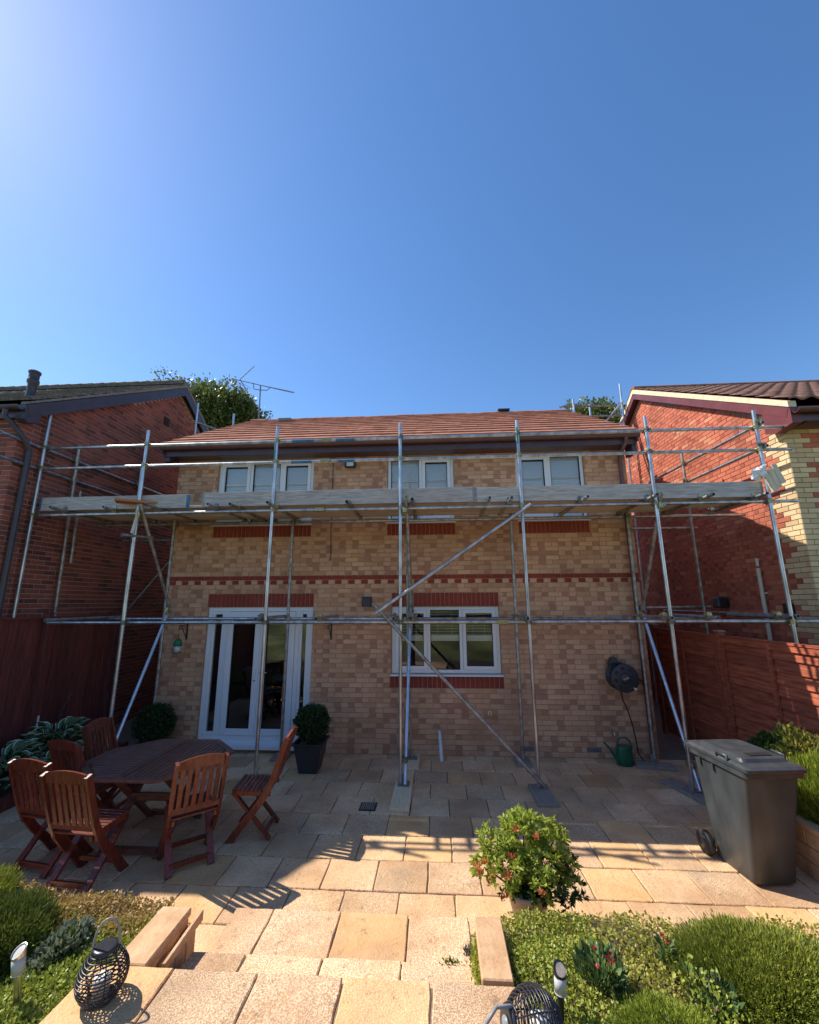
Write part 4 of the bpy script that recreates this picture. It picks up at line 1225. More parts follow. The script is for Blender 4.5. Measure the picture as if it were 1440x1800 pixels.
# feet
def foot(x, y, w, l, m, rot=0, z=.0):
    q = MB(); q.box(-w / 2, w / 2, -l / 2, l / 2, 0, .038); me = q.mesh('sole_board', M[m], bevel=.003)
    link('sole_board', me, scaf, (x, y, z), (0, 0, rot))
    q = MB(); q.box(-.075, .075, -.075, .075, .039, .046); q.tube([(0, 0, .046), (0, 0, .15)], .018, 10); me = q.mesh('base_plate', M['steel'])
    link('base_plate', me, scaf, (x, FY if y < -.6 else IY, z), (0, 0, rot))
foot(4.24, -1.42, .225, .72, 'sole'); foot(4.3, -.35, .225, .5, 'sole')
foot(2.3, -1.15, .225, .45, 'soled'); foot(.2, -1.15, .225, .45, 'soled')
foot(5.945, -1.32, .24, .55, 'soled'); foot(7.78, -1.15, .225, .75, 'soled', R(18)); foot(5.92, -.25, .225, .35, 'soled')
foot(7.77, -.3, .5, .225, 'soled', R(-12)); foot(2.29, -.25, .225, .3, 'soled'); foot(.22, -.25, .225, .3, 'soled')

# scaffold beside the far right verge, behind the roof
sc2 = thing('scaffold', 'short tube scaffold guard frame rising beyond the right roof verge', 'scaffold', (8.9, 3.3, 0))
def pole2(name, a, b, m='galv'):
    q = MB(); q.pipe(a, b); return q.build(name, M[m], sc2)
pole2('standard', (8.42, 3.3, .0), (8.40, 3.3, 7.56)); pole2('standard', (9.64, 3.3, .0), (9.64, 3.3, 7.96)); pole2('standard', (8.93, 3.6, 0), (8.93, 3.6, 7.55))
pole2('guard_rail', (8.1, 3.35, 7.39), (9.74, 3.35, 7.36), 'galvdull'); pole2('guard_rail', (8.15, 3.35, 7.09), (9.74, 3.35, 7.08), 'galvdull')
pole2('brace', (9.0, 3.25, 6.7), (9.66, 3.25, 7.45)); pole2('brace', (9.3, 3.25, 6.6), (9.72, 3.25, 7.05))
sc3 = thing('scaffold', 'three blue grey scaffold tubes rising beyond the left roof verge', 'scaffold', (-.95, 2.4, 0))
for a, b in (((-1.15, 2.15, 0), (-1.15, 2.15, 7.22)), ((-.55, 2.8, 0), (-.55, 2.8, 7.22)), ((-1.2, 2.1, 6.72), (-.5, 2.75, 6.58))):
    q = MB(); q.pipe(a, b); q.build('standard' if a[2] == 0 else 'brace', M['blue'] if a[2] == 0 else M['galvdull'], sc3)

# loose things on the platform
t = MB(); t.prism([(-.12, 3.79), (.55, 3.735), (.56, 3.77), (-.11, 3.83)], 'y', -1.30, -1.085)
lb = MB(); lb.bar((-.05, -1.31, 3.825), (.75, -.82, 3.825), .225, .038)
lb = lb.build('loose_board', M['boardo'], None, bevel=.003); tag(lb, 'short board with orange painted end sticking out over the platform edge', 'board')
lb.location = (0, 0, 0)
bgp = MB(); rr = random.Random(5); n = 12
for k in range(9):
    cx, cy, cz = 9.2 + rr.uniform(-.05, .05), -1.21 + rr.uniform(-.03, .02), 4.06 + rr.uniform(-.06, .06)
    vs = []
    for j in range(8):
        a = 2 * math.pi * j / 8
        vs.append((cx + rr.uniform(.03, .08) * math.cos(a), cy + rr.uniform(-.02, .02), cz + rr.uniform(.03, .08) * math.sin(a)))
    vs.append((cx, cy - .05, cz))
    bgp.add(vs, [(j, (j + 1) % 8, 8) for j in range(8)])
tag(bgp.build('plastic_sheet', M['bag']), 'crumpled white polythene caught on the right hand scaffold pole', 'plastic sheet')
oc = thing('timber_offcut', 'pale timber boards wedged upright at the right end of the platform', 'timber', (9.4, -1.19, 3.8))
for i, (dx, hh) in enumerate(((0, .26), (.075, .28), (.15, .3))):
    q = MB(); q.box(9.285 + dx, 9.355 + dx, -1.225 + .0 * i, -1.19, 3.79 + .035 * i, 3.79 + hh + .03 * i); q.xf(Matrix.Translation((9.36, -1.2, 3.95)) @ Matrix.Rotation(R(-18), 4, 'Y') @ Matrix.Translation((-9.36, 1.2, -3.95))); q.build('board', M['offcut'], oc, bevel=.002)

# ------------------------------------------------------------------ wall fittings
t = thing('security_light', 'small black floodlight under the eaves between two upper windows', 'light', (3.21, -.03, 4.74))
q = MB(); q.box(3.16, 3.26, -.035, -.002, 4.76, 4.83); q.build('back_plate', M['blackm'], t, bevel=.006)
q = MB(); q.box(3.115, 3.315, -.115, -.04, 4.665, 4.775); q.build('lamp_housing', M['blackm'], t, bevel=.012)
q = MB(); q.box(3.155, 3.275, -.118, -.114, 4.685, 4.755); q.build('lens', M['frost'], t)
t = thing('wall_light', 'square dark grey wall light box between the doors and the kitchen window', 'light', (3.54, -.03, 2.33))
q = MB(); q.box(3.465, 3.625, -.10, -.002, 2.25, 2.41); q.build('lamp_housing', M['reel'], t, bevel=.014)
q = MB(); q.box(3.49, 3.60, -.075, -.03, 2.242, 2.2505); q.build('lens', M['frost'], t)
def bracket(x, lab, cat='bracket'):
    t = thing('wall_bracket', lab, cat, (x, -.01, 1.9))
    q = MB(); q.box(x - .012, x + .012, -.012, -.002, 1.72, 1.98); q.build('back_plate', M['blackm'], t)
    q = MB(); q.tube([(x, -.012, 1.96), (x, -.22, 1.96), (x, -.25, 1.93), (x, -.235, 1.905), (x, -.215, 1.92)], .006, 6); q.build('arm', M['blackm'], t)
    q = MB(); q.tube([(x, -.012, 1.74), (x, -.19, 1.955)], .006, 6); q.build('strut', M['blackm'], t)
bracket(.47, 'black iron hanging bracket on the wall left of the doors')
bracket(2.95, 'black iron hanging bracket on the wall right of the doors')
t = thing('bird_feeder', 'green topped bird feeder hanging left of the french doors', 'bird feeder', (.47, -.2, 1.5))
q = MB(); q.lathe([(.004, .20), (.03, .205), (.06, .17), (.068, .10), (.06, .095)], (.47, -.23, 1.54), 14); q.build('cap', M['feedg'], t)
q = MB(); q.lathe([(.05, 0), (.05, .10)], (.47, -.23, 1.54), 14); q.build('seed_tube', M['frost'], t)
q = MB(); q.lathe([(.03, -.02), (.066, -.012), (.066, 0)], (.47, -.23, 1.54), 14); q.build('tray', M['feedg'], t)
q = MB(); q.tube([(.47, -.23, 1.74), (.47, -.236, 1.91)], .003, 5); q.build('hanger', M['blackm'], t)
q = MB(); q.tube([(2.885, -.008, 4.86), (2.89, -.008, 4.2), (2.886, -.008, 3.6), (2.90, -.008, 3.05)], .006, 6); q.tube([(2.90, -.008, 3.05), (2.87, -.012, 3.03)], .01, 6)
tag(q.build('wall_cable', M['hose']), 'thin black cable running down the brick wall below the floodlight', 'cable')
q = MB(); q.tube([(4.71, -.02, .34), (4.715, -.06, .33), (4.74, -.26, .0)], .026, 12)
tag(q.build('waste_pipe', M['whitep']), 'short white waste pipe leaning from the wall under the kitchen window', 'pipe')
# hose reel
hr_ = thing('hose_reel', 'dark grey hose reel hung on the wall near the right corner', 'hose reel', (7.52, -.15, 1.18))
q = MB(); q.box(7.36, 7.46, -.10, -.002, 1.05, 1.40); q.prism([(7.34, 1.38), (7.5, 1.38), (7.44, 1.47), (7.40, 1.47)], 'y', -.16, -.03); q.build('wall_mount', M['reel'], hr_, bevel=.01)
C = (7.51, 0, 1.185)
q = MB(); q.lathe([(.03, -.26), (.19, -.26), (.205, -.25), (.205, -.235), (.18, -.23), (.12, -.225), (.12, -.05), (.2, -.045), (.205, -.03), (.03, -.03)], C, 36, axis='y'); drum = q.build('drum', M['reel'], hr_)
for i in range(8):
    a = 2 * math.pi * i / 8 + .2
    q = MB(); q.lathe([(.028, -.264), (.028, -.258)], (C[0] + .145 * math.cos(a), 0, C[2] + .145 * math.sin(a)), 12, axis='y'); q.build('slot', M['rubber'], drum)
q = MB(); q.lathe([(.02, -.285), (.075, -.28), (.08, -.262)], C, 20, axis='y'); q.build('hub', M['reel'], drum)
q = MB(); q.box(-.045, .045, -.292, -.284, -.014, .014); q.xf(Matrix.Translation(C) @ Matrix.Rotation(R(-20), 4, 'Y')); q.build('badge', M['greyh'], drum, bevel=.003)
q = MB(); q.lathe([(.014, -.32), (.014, -.262)], (C[0] + .11, 0, C[2] - .14), 10, axis='y'); q.build('crank_knob', M['candle'], drum)
q = MB(); pts = []
for i in range(7 * 20):
    a = 2 * math.pi * i / 20; pts.append((C[0] + (.14 + .004 * (i // 20 % 3)) * math.cos(a), -.07 - .022 * i / 20, C[2] + (.14 + .004 * (i // 20 % 3)) * math.sin(a)))
q.tube(pts, .011, 6); q.build('coiled_hose', M['hose'], hr_)
q = MB(); q.tube([(7.47, -.14, .99), (7.485, -.15, .85), (7.55, -.13, .70), (7.60, -.12, .50), (7.625, -.12, .30), (7.635, -.13, .12), (7.68, -.2, .03), (7.74, -.36, .02), (7.85, -.42, .018)], .010, 8); q.build('hose_tail', M['hose'], hr_)
q = MB(); q.tube([(7.70, -.12, 1.25), (7.82, -.10, 1.1), (7.9, -.08, .8), (7.92, -.06, .5)], .009, 8); q.build('hose_feed', M['hose'], hr_)
# garden tap
t = thing('garden_tap', 'small outdoor tap on the wall above the watering can', 'tap', (7.33, -.03, .4))
q = MB(); q.tube([(7.33, -.002, .40), (7.33, -.08, .40), (7.33, -.1, .385), (7.33, -.105, .35)], .01, 8); q.build('spout', M['metal'], t)
q = MB(); q.bar((7.30, -.06, .43), (7.36, -.06, .43), .012, .008); q.tube([(7.33, -.06, .40), (7.33, -.06, .43)], .006, 6); q.build('tap_handle', M['metal'], t)
# watering can
wc = thing('watering_can', 'dark green watering can standing against the wall under the hose reel', 'watering can', (7.38, -.25, 0))
c0 = (7.385, -.25, .0)
rings = []
for (z, rx, ry) in ((.004, .112, .082), (.02, .118, .088), (.10, .116, .086), (.22, .108, .08), (.255, .106, .078), (.258, .1, .072)):
    rings.append([(c0[0] + rx * math.cos(t), c0[1] + ry * math.sin(t), z) for t in np.linspace(0, 2 * math.pi, 24, endpoint=False)])
q = MB(); q.loft(rings, cap=True); q.build('body', M['can'], wc)
q = MB(); q.tube([(7.29, -.25, .06), (7.24, -.25, .13), (7.18, -.25, .22), (7.11, -.25, .30)], [.028, .022, .015, .011], 10); sp_ = q.build('spout', M['can'], wc)
q = MB(); q.tube([(7.30, -.25, .22), (7.30, -.25, .30), (7.34, -.25, .36), (7.41, -.25, .37), (7.47, -.25, .33), (7.495, -.25, .24), (7.485, -.25, .12)], .012, 10); q.build('handle', M['can'], wc)
# drain grate in the patio
t = thing('drain_cover', 'small black square drain grating set in the patio paving', 'drain cover', (3.87, -1.68, .0))
q = MB(); q.box(3.775, 3.965, -1.775, -1.585, -.01, .008); q.build('frame', M['grate'], t)
for i in range(7):
    q = MB(); q.box(3.795 + i * .0225, 3.808 + i * .0225, -1.76, -1.60, .0085, .013); q.build('bar', M['soled'], t)

# ------------------------------------------------------------------ TV aerial
t = thing('tv_aerial', 'television aerial on a mast above the left end of the ridge', 'aerial', (.05, 3.0, 7.1))
q = MB(); q.tube([(.04, 3.0, 7.05), (.02, 3.0, 8.13)], .018, 8); q.build('mast', M['alu'], t)
q = MB(); q.tube([(-.78, 2.95, 8.34), (.95, 3.05, 7.90)], .012, 6); q.build('boom', M['alu'], t)
q = MB(); q.tube([(-.18, 2.98, 8.20), (-.15, 2.98, 8.02), (0, 3.0, 8.0), (.2, 3.0, 7.98), (.28, 3.02, 8.06)], .012, 6); q.build('cradle', M['alu'], t)
for i in range(13):
    f = i / 12; x = -.35 + 1.25 * f; z = 8.235 - .32 * f
    q = MB(); q.tube([(x, 2.85, z - .07), (x + .01, 3.15, z + .07)], .006, 5); q.build('element', M['alu'], t)
q = MB(); q.tube([(-.52, 2.9, 8.28), (-.20, 3.0, 8.72)], .012, 6); q.tube([(-.52, 2.9, 8.28), (-.32, 3.0, 7.93)], .012, 6)
for k in range(3): q.tube([(-.6 + .1 * k, 2.75, 8.1), (-.48 + .1 * k, 3.1, 8.1)], .005, 5)
q.build('reflector', M['alu'], t)

# ------------------------------------------------------------------ patio table
tb = thing('patio_table', 'octagonal dark slatted hardwood patio table', 'table', (1.76, -2.39, 0))
X0, X1, Y0, Y1, ct, TZ = 1.07, 2.46, -2.97, -1.80, .36, .73
def inoct(x, y, m=0):
    if not (X0 + m < x < X1 - m and Y0 + m < y < Y1 - m): return False
    dx = min(x - X0, X1 - x); dy = min(y - Y0, Y1 - y)
    return dx + dy > ct + m * 1.4
oc_ = [(X0 + ct, Y0), (X1 - ct, Y0), (X1, Y0 + ct), (X1, Y1 - ct), (X1 - ct, Y1), (X0 + ct, Y1), (X0, Y1 - ct), (X0, Y0 + ct)]
for i in range(8):
    a, b = Vector((*oc_[i], TZ - .012)), Vector((*oc_[(i + 1) % 8], TZ - .012)); c = Vector((1.765, -2.385, TZ - .012))
    k = .07
    d1 = (c - a).normalized(); d2 = (c - b).normalized()
    q = MB(); a2, b2 = a + d1 * k, b + d2 * k
    q.prism([(a.x, a.y), (b.x, b.y), (b2.x, b2.y), (a2.x, a2.y)], 'z', TZ - .026, TZ); q.build('edge_rail', M['woodt'], tb, bevel=.003)
def oct_span_x(y):
    lo, hi = X0 + .062, X1 - .062
    dy = min(y - Y0, Y1 - y)
    k = max(0, ct - dy + .03); return lo + k, hi - k
def oct_span_y(x):
    lo, hi = Y0 + .062, Y1 - .062
    dx = min(x - X0, X1 - x); k = max(0, ct - dx + .03); return lo + k, hi - k
XM = 1.72
y = Y0 + .075
while y < Y1 - .08:
    a, b = oct_span_x(y); b = XM - .045
    if b - a > .05:
        q = MB(); q.box(a, b, y, y + .05, TZ - .024, TZ - .002); q.build('slat', M['woodt'], tb, bevel=.003)
    y += .058
q = MB(); q.box(XM - .04, XM + .03, Y0 + .065, Y1 - .065, TZ - .025, TZ - .001); q.build('cross_rail', M['woodt'], tb, bevel=.003)
x = XM + .04
while x < X1 - .08:
    a, b = oct_span_y(x + .025)
    q = MB(); q.box(x, x + .05, a, b, TZ - .024, TZ - .002); q.build('slat', M['woodt'], tb, bevel=.003)
    x += .058
q = MB(); q.box(1.35, 2.2, -2.68, -2.63, TZ - .09, TZ - .027); q.box(1.35, 2.2, -2.14, -2.09, TZ - .09, TZ - .027); q.build('apron', M['woodt'], tb)
for xx in (1.50, 2.05):
    for s_ in (1, -1):
        q = MB(); q.bar((xx + .02 * s_, -2.385 - .38 * s_, .0), (xx + .02 * s_, -2.385 + .28 * s_, TZ - .09), .035, .075, up=(1, 0, 0)); q.build('leg', M['woodt'], tb, bevel=.004)
q = MB(); q.bar((1.48, -2.40, .36), (2.08, -2.40, .36), .03, .07); q.build('stretcher', M['woodt'], tb)
for s_ in (1, -1):
    q = MB(); q.bar((1.5, -2.385 + .35 * s_, .05), (2.05, -2.385 + .35 * s_, .05), .05, .04); q.build('foot_rail', M['woodt'], tb)

# ------------------------------------------------------------------ folding chairs
def chair_proto():
    t = thing('folding_chair', 'x', 'chair', (0, 0, 0), 0, 'folding hardwood chairs round the patio table')
    HWD = .205
    def side_curve(s):      # upright: front foot -> seat rear -> back top
        return [(.20, .0), (.10, .13), (-.02, .27), (-.115, .40), (-.175, .52), (-.225, .66), (-.27, .80), (-.315, .935)]
    for s in (-1, 1):
        pts = side_curve(s); w = .028
        q = MB(); rings = []
        for i, (yy, zz) in enumerate(pts):
            a = pts[max(0, i - 1)]; b = pts[min(len(pts) - 1, i + 1)]
            d = Vector((0, b[0] - a[0], b[1] - a[1])).normalized(); nn = Vector((0, -d.z, d.y))
            hh = .033 if i < 4 else .027
            p = Vector((s * HWD, yy, zz))
            if i == 0: nn = Vector((0, -1, .0)); hh = .045
            rings.append([p + Vector((-w / 2, 0, 0)) - nn * hh, p + Vector((w / 2, 0, 0)) - nn * hh, p + Vector((w / 2, 0, 0)) + nn * hh, p + Vector((-w / 2, 0, 0)) + nn * hh])
        q.loft(rings, smooth=False); q.build('upright', M['wood'], t, local=True)
        q = MB(); q.bar((s * (HWD - .034), -.185, .0), (s * (HWD - .034), .195, .425), .024, .055, up=(1, 0, 0)); q.build('leg', M['wood'], t, local=True)
        q = MB(); q.bar((s * (HWD - .034), -.17, .405), (s * (HWD - .034), .215, .43), .024, .04); q.build('seat_rail', M['wood'], t, local=True)
    for i in range(9):
        yy = -.15 + i * .043
        q = MB(); q.box(-HWD + .016, HWD - .016, yy - .017, yy + .017, .428 + i * .0028, .444 + i * .0028); q.build('seat_slat', M['wood'], t, bevel=.003, local=True)
    # curved top rail
    q = MB(); rings = []
    for i in range(9):
        f = -1 + 2 * i / 8; x = f * (HWD - .015); arch = .032 * (1 - f * f); yy = -.30 - .018 * (1 - f * f)
        rings.append([(x, yy - .02 + .012, .865 + arch * .2), (x, yy + .008 + .012, .86 + arch * .2), (x, yy + .004, .938 + arch), (x, yy - .024, .942 + arch)])
    q.loft(rings, smooth=False); q.build('top_rail', M['wood'], t, local=True)
    q = MB(); q.bar((-HWD + .014, -.185, .505), (HWD - .014, -.185, .505), .022, .05); q.build('lower_rail', M['wood'], t, local=True)
    for i in range(6):
        x = -.148 + i * .0592
        q = MB(); q.bar((x, -.187, .50), (x, -.302, .875), .036, .012, up=(0, 1, .3)); q.build('back_slat', M['wood'], t, local=True)
    q = MB(); q.bar((-HWD + .04, -.135, .055), (HWD - .04, -.135, .055), .02, .04); q.build('stretcher', M['wood'], t, local=True)
    q = MB(); q.bar((-HWD + .014, .13, .10), (HWD - .014, .13, .10), .02, .035); q.build('stretcher', M['wood'], t, local=True)
    return t
ch = chair_proto()
chairs = [((1.66, -3.11), R(-4), 'red brown folding chair at the front of the table, nearest the camera'),
          ((1.13, -2.88), R(-9), 'folding chair at the far left with a sunlit top rail'),
          ((1.02, -2.38), R(-17), 'shaded folding chair between the hosta and the left front chair'),
          ((.98, -1.93), R(-86), 'dark folding chair at the far left end of the table by the fence'),
          ((2.37, -2.78), R(40), 'orange brown folding chair on its own at the right front of the table'),
          ((2.79, -2.25), R(97), 'folding chair turned sideways beside the black planter')]
for i, ((x, y_), a, lab) in enumerate(chairs):
    c = ch if i == 0 else copy_tree(ch)
    c.location = (x, y_, .004); c.rotation_euler = (0, 0, a); c['label'] = lab

# ------------------------------------------------------------------ wheelie bin
bn = thing('wheelie_bin', 'charcoal wheelie bin with closed lid standing by the right bed', 'wheelie bin', (7.44, -2.62, 0), R(6)); bn.scale = (.91, 1, 1)
def rrect(hx, hy, r, z, cx=0, cy=0, n=5):
    out = []
    for (sx, sy, a0) in ((1, 1, 0), (-1, 1, 90), (-1, -1, 180), (1, -1, 270)):
        for k in range(n):
            a = R(a0 + 90 * k / (n - 1)); out.append((cx + sx * (hx - r) + r * math.cos(a), cy + sy * (hy - r) + r * math.sin(a), z))
    return out
q = MB()
q.loft([rrect(.185, .20, .05, .012, 0, -.02), rrect(.2, .225, .05, .03, 0, -.02), rrect(.232, .262, .045, .45, 0, -.035), rrect(.262, .31, .04, .86, 0, -.055), rrect(.265, .315, .04, .895, 0, -.06)])
q.build('body', M['binp'], bn, local=True)
q = MB(); q.loft([rrect(.275, .325, .04, .862, 0, -.06), rrect(.288, .342, .04, .87, 0, -.06), rrect(.288, .342, .04, .91, 0, -.06), rrect(.28, .332, .04, .916, 0, -.06)], smooth=False); q.build('rim', M['binp'], bn, local=True)
q = MB(); q.loft([rrect(.296, .365, .045, .918, 0, -.065), rrect(.298, .368, .045, .945, 0, -.065), rrect(.27, .34, .05, .962, 0, -.065), rrect(.235, .27, .05, .968, 0, -.06), rrect(.225, .255, .05, .992, 0, -.055), rrect(.2, .22, .06, 1.0, 0, -.05)], smooth=False)
lid = q.build('lid', M['binp'], bn, local=True)
q = MB(); q.box(-.10, .12, -.27, -.20, 1.0005, 1.006); q.build('lid_recess', M['blackm'], lid, local=True)
for s in (-1, 1):
    q = MB(); q.tube([(s * .29, -.22, .955), (s * .285, -.22, .985), (s * .285, -.10, .988), (s * .29, -.10, .955)], .012, 8); q.build('lid_handle', M['binp'], lid, local=True)
    q = MB(); q.lathe([(.06, -.026), (.098, -.024), (.1, -.012), (.1, .012), (.098, .024), (.06, .026)], (s * .225 - (.03 if s < 0 else -.03), .235, .1), 24, axis='x'); wh = q.build('wheel', M['rubber'], bn, local=True)
    q = MB(); q.lathe([(.02, -.03), (.058, -.029), (.058, .029), (.02, .03)], (s * .225 - (.03 if s < 0 else -.03), .235, .1), 16, axis='x'); q.build('rim', M['blackm'], wh, local=True)
q = MB(); q.tube([(-.25, .24, .1), (.25, .24, .1)], .012, 8); q.build('axle', M['steel'], bn, local=True)
q = MB(); q.tube([(-.27, .26, .9), (-.27, .34, .93), (.27, .34, .93), (.27, .26, .9)], .016, 8); q.build('handle', M['binp'], bn, local=True)
for yy in (-.02, .14):
    q = MB(); q.box(-.278, -.255, yy, yy + .022, .80, .863); q.build('rib', M['binp'], bn, local=True)

# ------------------------------------------------------------------ lanterns
def egg(z, H, Rm):
    f = z / H
    return Rm * math.sin(math.pi * min(1, .16 + .80 * f ** .82)) ** .75 + .0
def lantern(label, loc):
    t = thing('lantern', label, 'lantern', loc, 0, 'black rattan lanterns at the top of the steps')
    H, Rm = .27, .135
    prof = [(.075, .0), (.105, .03), (.128, .075), (.136, .115), (.128, .155), (.108, .195), (.083, .23), (.066, .25)]
    def rad(z):
        for (r0, z0), (r1, z1) in zip(prof, prof[1:]):
            if z0 <= z <= z1: return r0 + (r1 - r0) * (z - z0) / (z1 - z0)
        return prof[-1][0]
    for i in range(15):
        z = .006 + i * .0168; r = rad(z)
        q = MB(); q.tube([(r * math.cos(a), r * math.sin(a), z + .002 * math.sin(3 * a + i)) for a in np.linspace(0, 2 * math.pi, 28, endpoint=False)], .0042, 6, closed=True); q.build('rattan_ring', M['rattan'], t, local=True)
    for k in range(10):
        a = 2 * math.pi * k / 10
        q = MB(); q.tube([((r - .004) * math.cos(a), (r - .004) * math.sin(a), z) for r, z in prof], .004, 6); q.build('rib', M['rattan'], t, local=True)
    for k in range(9):
        a = 2 * math.pi * k / 9
        q = MB(); q.tube([((r - .001) * math.cos(a + 5 * z), (r - .001) * math.sin(a + 5 * z), z) for r, z in prof[1:-2]], .003, 5); q.build('cross_strand', M['rattan'], t, local=True)
    q = MB(); q.lathe([(.07, .0), (.078, .004), (.078, .012), (.02, .012)], (0, 0, 0), 20); q.build('base', M['rattan'], t, local=True)
    q = MB(); q.lathe([(.05, .25), (.07, .248), (.073, .258), (.066, .268), (.05, .27)], (0, 0, 0), 24); q.lathe([(.049, .262), (.001, .266)], (0, 0, 0), 24); q.build('collar', M['rattan'], t, local=True)
    q = MB(); q.lathe([(.045, .013), (.045, .11), (.04, .115), (.002, .112)], (0, 0, 0), 18); cd = q.build('candle', M['candle'], t, local=True)
    q = MB(); q.tube([(0, 0, .112), (.002, 0, .124)], .0016, 5); q.build('wick', M['blackm'], cd, local=True)
    return t
def handle(t, pts, flat=.013):
    q = MB()
    pts = [Vector(p) for p in pts]
    for a, b in zip(pts, pts[1:]): q.bar(a, b, .006, flat, up=(0, 1, 0))
    q.build('carry_handle', M['greyh'], t, local=True)
l1 = lantern('black rattan lantern standing upright on the left of the steps', (3.045, -4.66, .452))
arch = [(.072 * math.cos(a), 0, .258 + .15 * math.sin(a) ** .8 if math.sin(a) > 0 else .258) for a in np.linspace(0, math.pi, 13)]
q = MB(); q.tube([(x * .95, y_, z) for x, y_, z in arch], .0065, 8); q.build('carry_handle', M['greyh'], l1, local=True)
l1.rotation_euler = (0, 0, R(25)); l1.scale = (.8, .8, .8)
l2 = lantern('black rattan lantern tipped on its side beside the right solar lamp', (5.13, -4.75, .585))
q = MB(); q.tube([(.072, 0, .258), (.085, -.02, .35), (.03, -.03, .40), (-.03, -.03, .40), (-.085, -.02, .35), (-.072, 0, .258)], .0085, 8); q.build('carry_handle', M['greyh'], l2, local=True)
q = MB(); q.lathe([(.03, 0), (.032, .006), (.001, .008)], (0, 0, .272), 14); q.build('lid_knob', M['greyh'], l2, local=True)
l2.rotation_euler = (R(8), R(-78), R(12))
l2.location = (5.17, -4.77, .545); l2.scale = (.86, .86, .86)

# ------------------------------------------------------------------ solar lamps
def solar(label, loc, body):
    t = thing('solar_lamp', label, 'garden lamp', loc, 0, 'solar stake lamps in the beds')
    t.rotation_euler = (0, R(-9 if body == 'metal' else 3), 0)
    q = MB(); q.lathe([(.014, -.12), (.016, .04), (.018, .055), (.018, .06)], (0, 0, 0), 14); q.build('stake', M[body], t, local=True)
    q = MB(); q.lathe([(.02, .058), (.029, .062), (.029, .066)], (0, 0, 0), 18); q.lathe([(.028, .066), (.0285, .135)], (0, 0, 0), 18); q.build('lens', M['frost'], t, local=True)
    # slanted cap
    n = 20; lo = [(.0305 * math.cos(2 * math.pi * j / n), .0305 * math.sin(2 * math.pi * j / n), .132) for j in range(n)]
    hi = [(x, y_, .158 + y_ * .55) for x, y_, z in lo]; hi2 = [(x * .84, y_ * .84, .157 + y_ * .55) for x, y_, z in lo]; dn = [(x * .84, y_ * .84, .152 + y_ * .55) for x, y_, z in lo]
    q = MB(); q.loft([lo, hi], cap=False); q.loft([hi, hi2, dn], cap=False); q.build('cap', M[body], t, local=True)
    q = MB(); q.add(dn, [tuple(range(n))]); q.build('solar_cell', M['steel'] if body == 'metal' else M['soled'], t, local=True)
    return t
solar('brushed steel solar lamp in the left bed beside the conifer', (2.565, -4.6, .425), 'metal')
solar('black solar lamp in the right bed beside the tipped lantern', (5.252, -4.55, .425), 'blackm')

# ------------------------------------------------------------------ planters with box balls
def boxball(label, x, y_, base_z, rad, planter=True):
    t = thing('potted_box_ball', label, 'potted plant', (x, y_, 0), 0, 'clipped box balls in black planters by the doors')
    hz = base_z
    q = MB(); q.loft([rrect(.125, .125, .012, .004), rrect(.13, .13, .012, .012), rrect(.195, .195, .014, hz - .03), rrect(.215, .215, .014, hz - .028), rrect(.22, .22, .014, hz), rrect(.195, .195, .012, hz - .002), rrect(.19, .19, .012, hz - .05)], smooth=False)
    q.build('planter', M['bluegrey'], t, local=True)
    c = np.array((0, 0, hz + rad * .92))
    P, D = sphere_pts(5200, c, rad)
    bump_ = 1 + .06 * np.sin(D[:, 0] * 9 + 1) * np.cos(D[:, 1] * 8) + .05 * np.sin(D[:, 2] * 11) + rng.normal(0, .035, len(P))
    P = c + D * rad * bump_[:, None] * rng.uniform(.86, 1.0, len(P))[:, None]
    leaves('foliage', P, D * .7 + rng.normal(0, .6, P.shape), rng.uniform(.018, .032, len(P)), .62, M['box'], t, local=True)
    P2, D2 = sphere_pts(2200, c, rad * .72)
    leaves('inner_foliage', P2, rng.normal(0, 1, P2.shape), .06, .8, M['box'], t, local=True)
    q = MB(); q.tube([(0, 0, hz - .05), (.01, 0, hz + rad * .5)], .016, 8); q.build('stem', M['bark'], t, local=True)
    return t
boxball('clipped box ball in a black planter to the right of the doors', 2.88, -.68, .40, .245)
boxball('shaded clipped box ball left of the doors, partly hidden by the table', .33, -.38, .24, .285)

# ------------------------------------------------------------------ potted pieris
t = thing('potted_shrub', 'bright green potted shrub with red new shoots on the sunny patio', 'potted plant', (5.36, -3.34, 0))
q = MB(); q.lathe([(.10, .003), (.105, .01), (.15, .20), (.165, .205), (.168, .235), (.152, .236), (.145, .19)], (5.34, -3.36, 0), 24); q.build('plant_pot', M['terra'], t)
q = MB(); q.lathe([(.001, .0), (.14, .0)], (5.34, -3.36, .19), 20); q.build('compost', M['soil'], t)
lobes = [((5.34, -3.3, .62), .19), ((5.10, -3.33, .56), .12), ((5.53, -3.26, .55), .15), ((5.20, -3.42, .40), .16), ((5.45, -3.42, .42), .18), ((5.02, -3.38, .40), .09), ((5.60, -3.36, .40), .13), ((5.63, -3.40, .26), .12), ((5.35, -3.46, .33), .15), ((5.63, -3.22, .60), .07), ((5.25, -3.3, .70), .09), ((5.45, -3.32, .68), .10)]
PL, DL, PD_, DD_, PR, DR = [], [], [], [], [], []
red_tips = [(-.10, 0, .68 + .1), (.05, 0, .72), (-.14, 0, .55), (-.22, 0, .50), (-.28, -.02, .42), (-.34, 0, .50), (-.38, -.02, .44), (-.30, 0, .34), (-.2, -.05, .28), (-.40, -.03, .50), (-.18, -.08, .46), (.03, -.16, .40)]
st_ = MB()
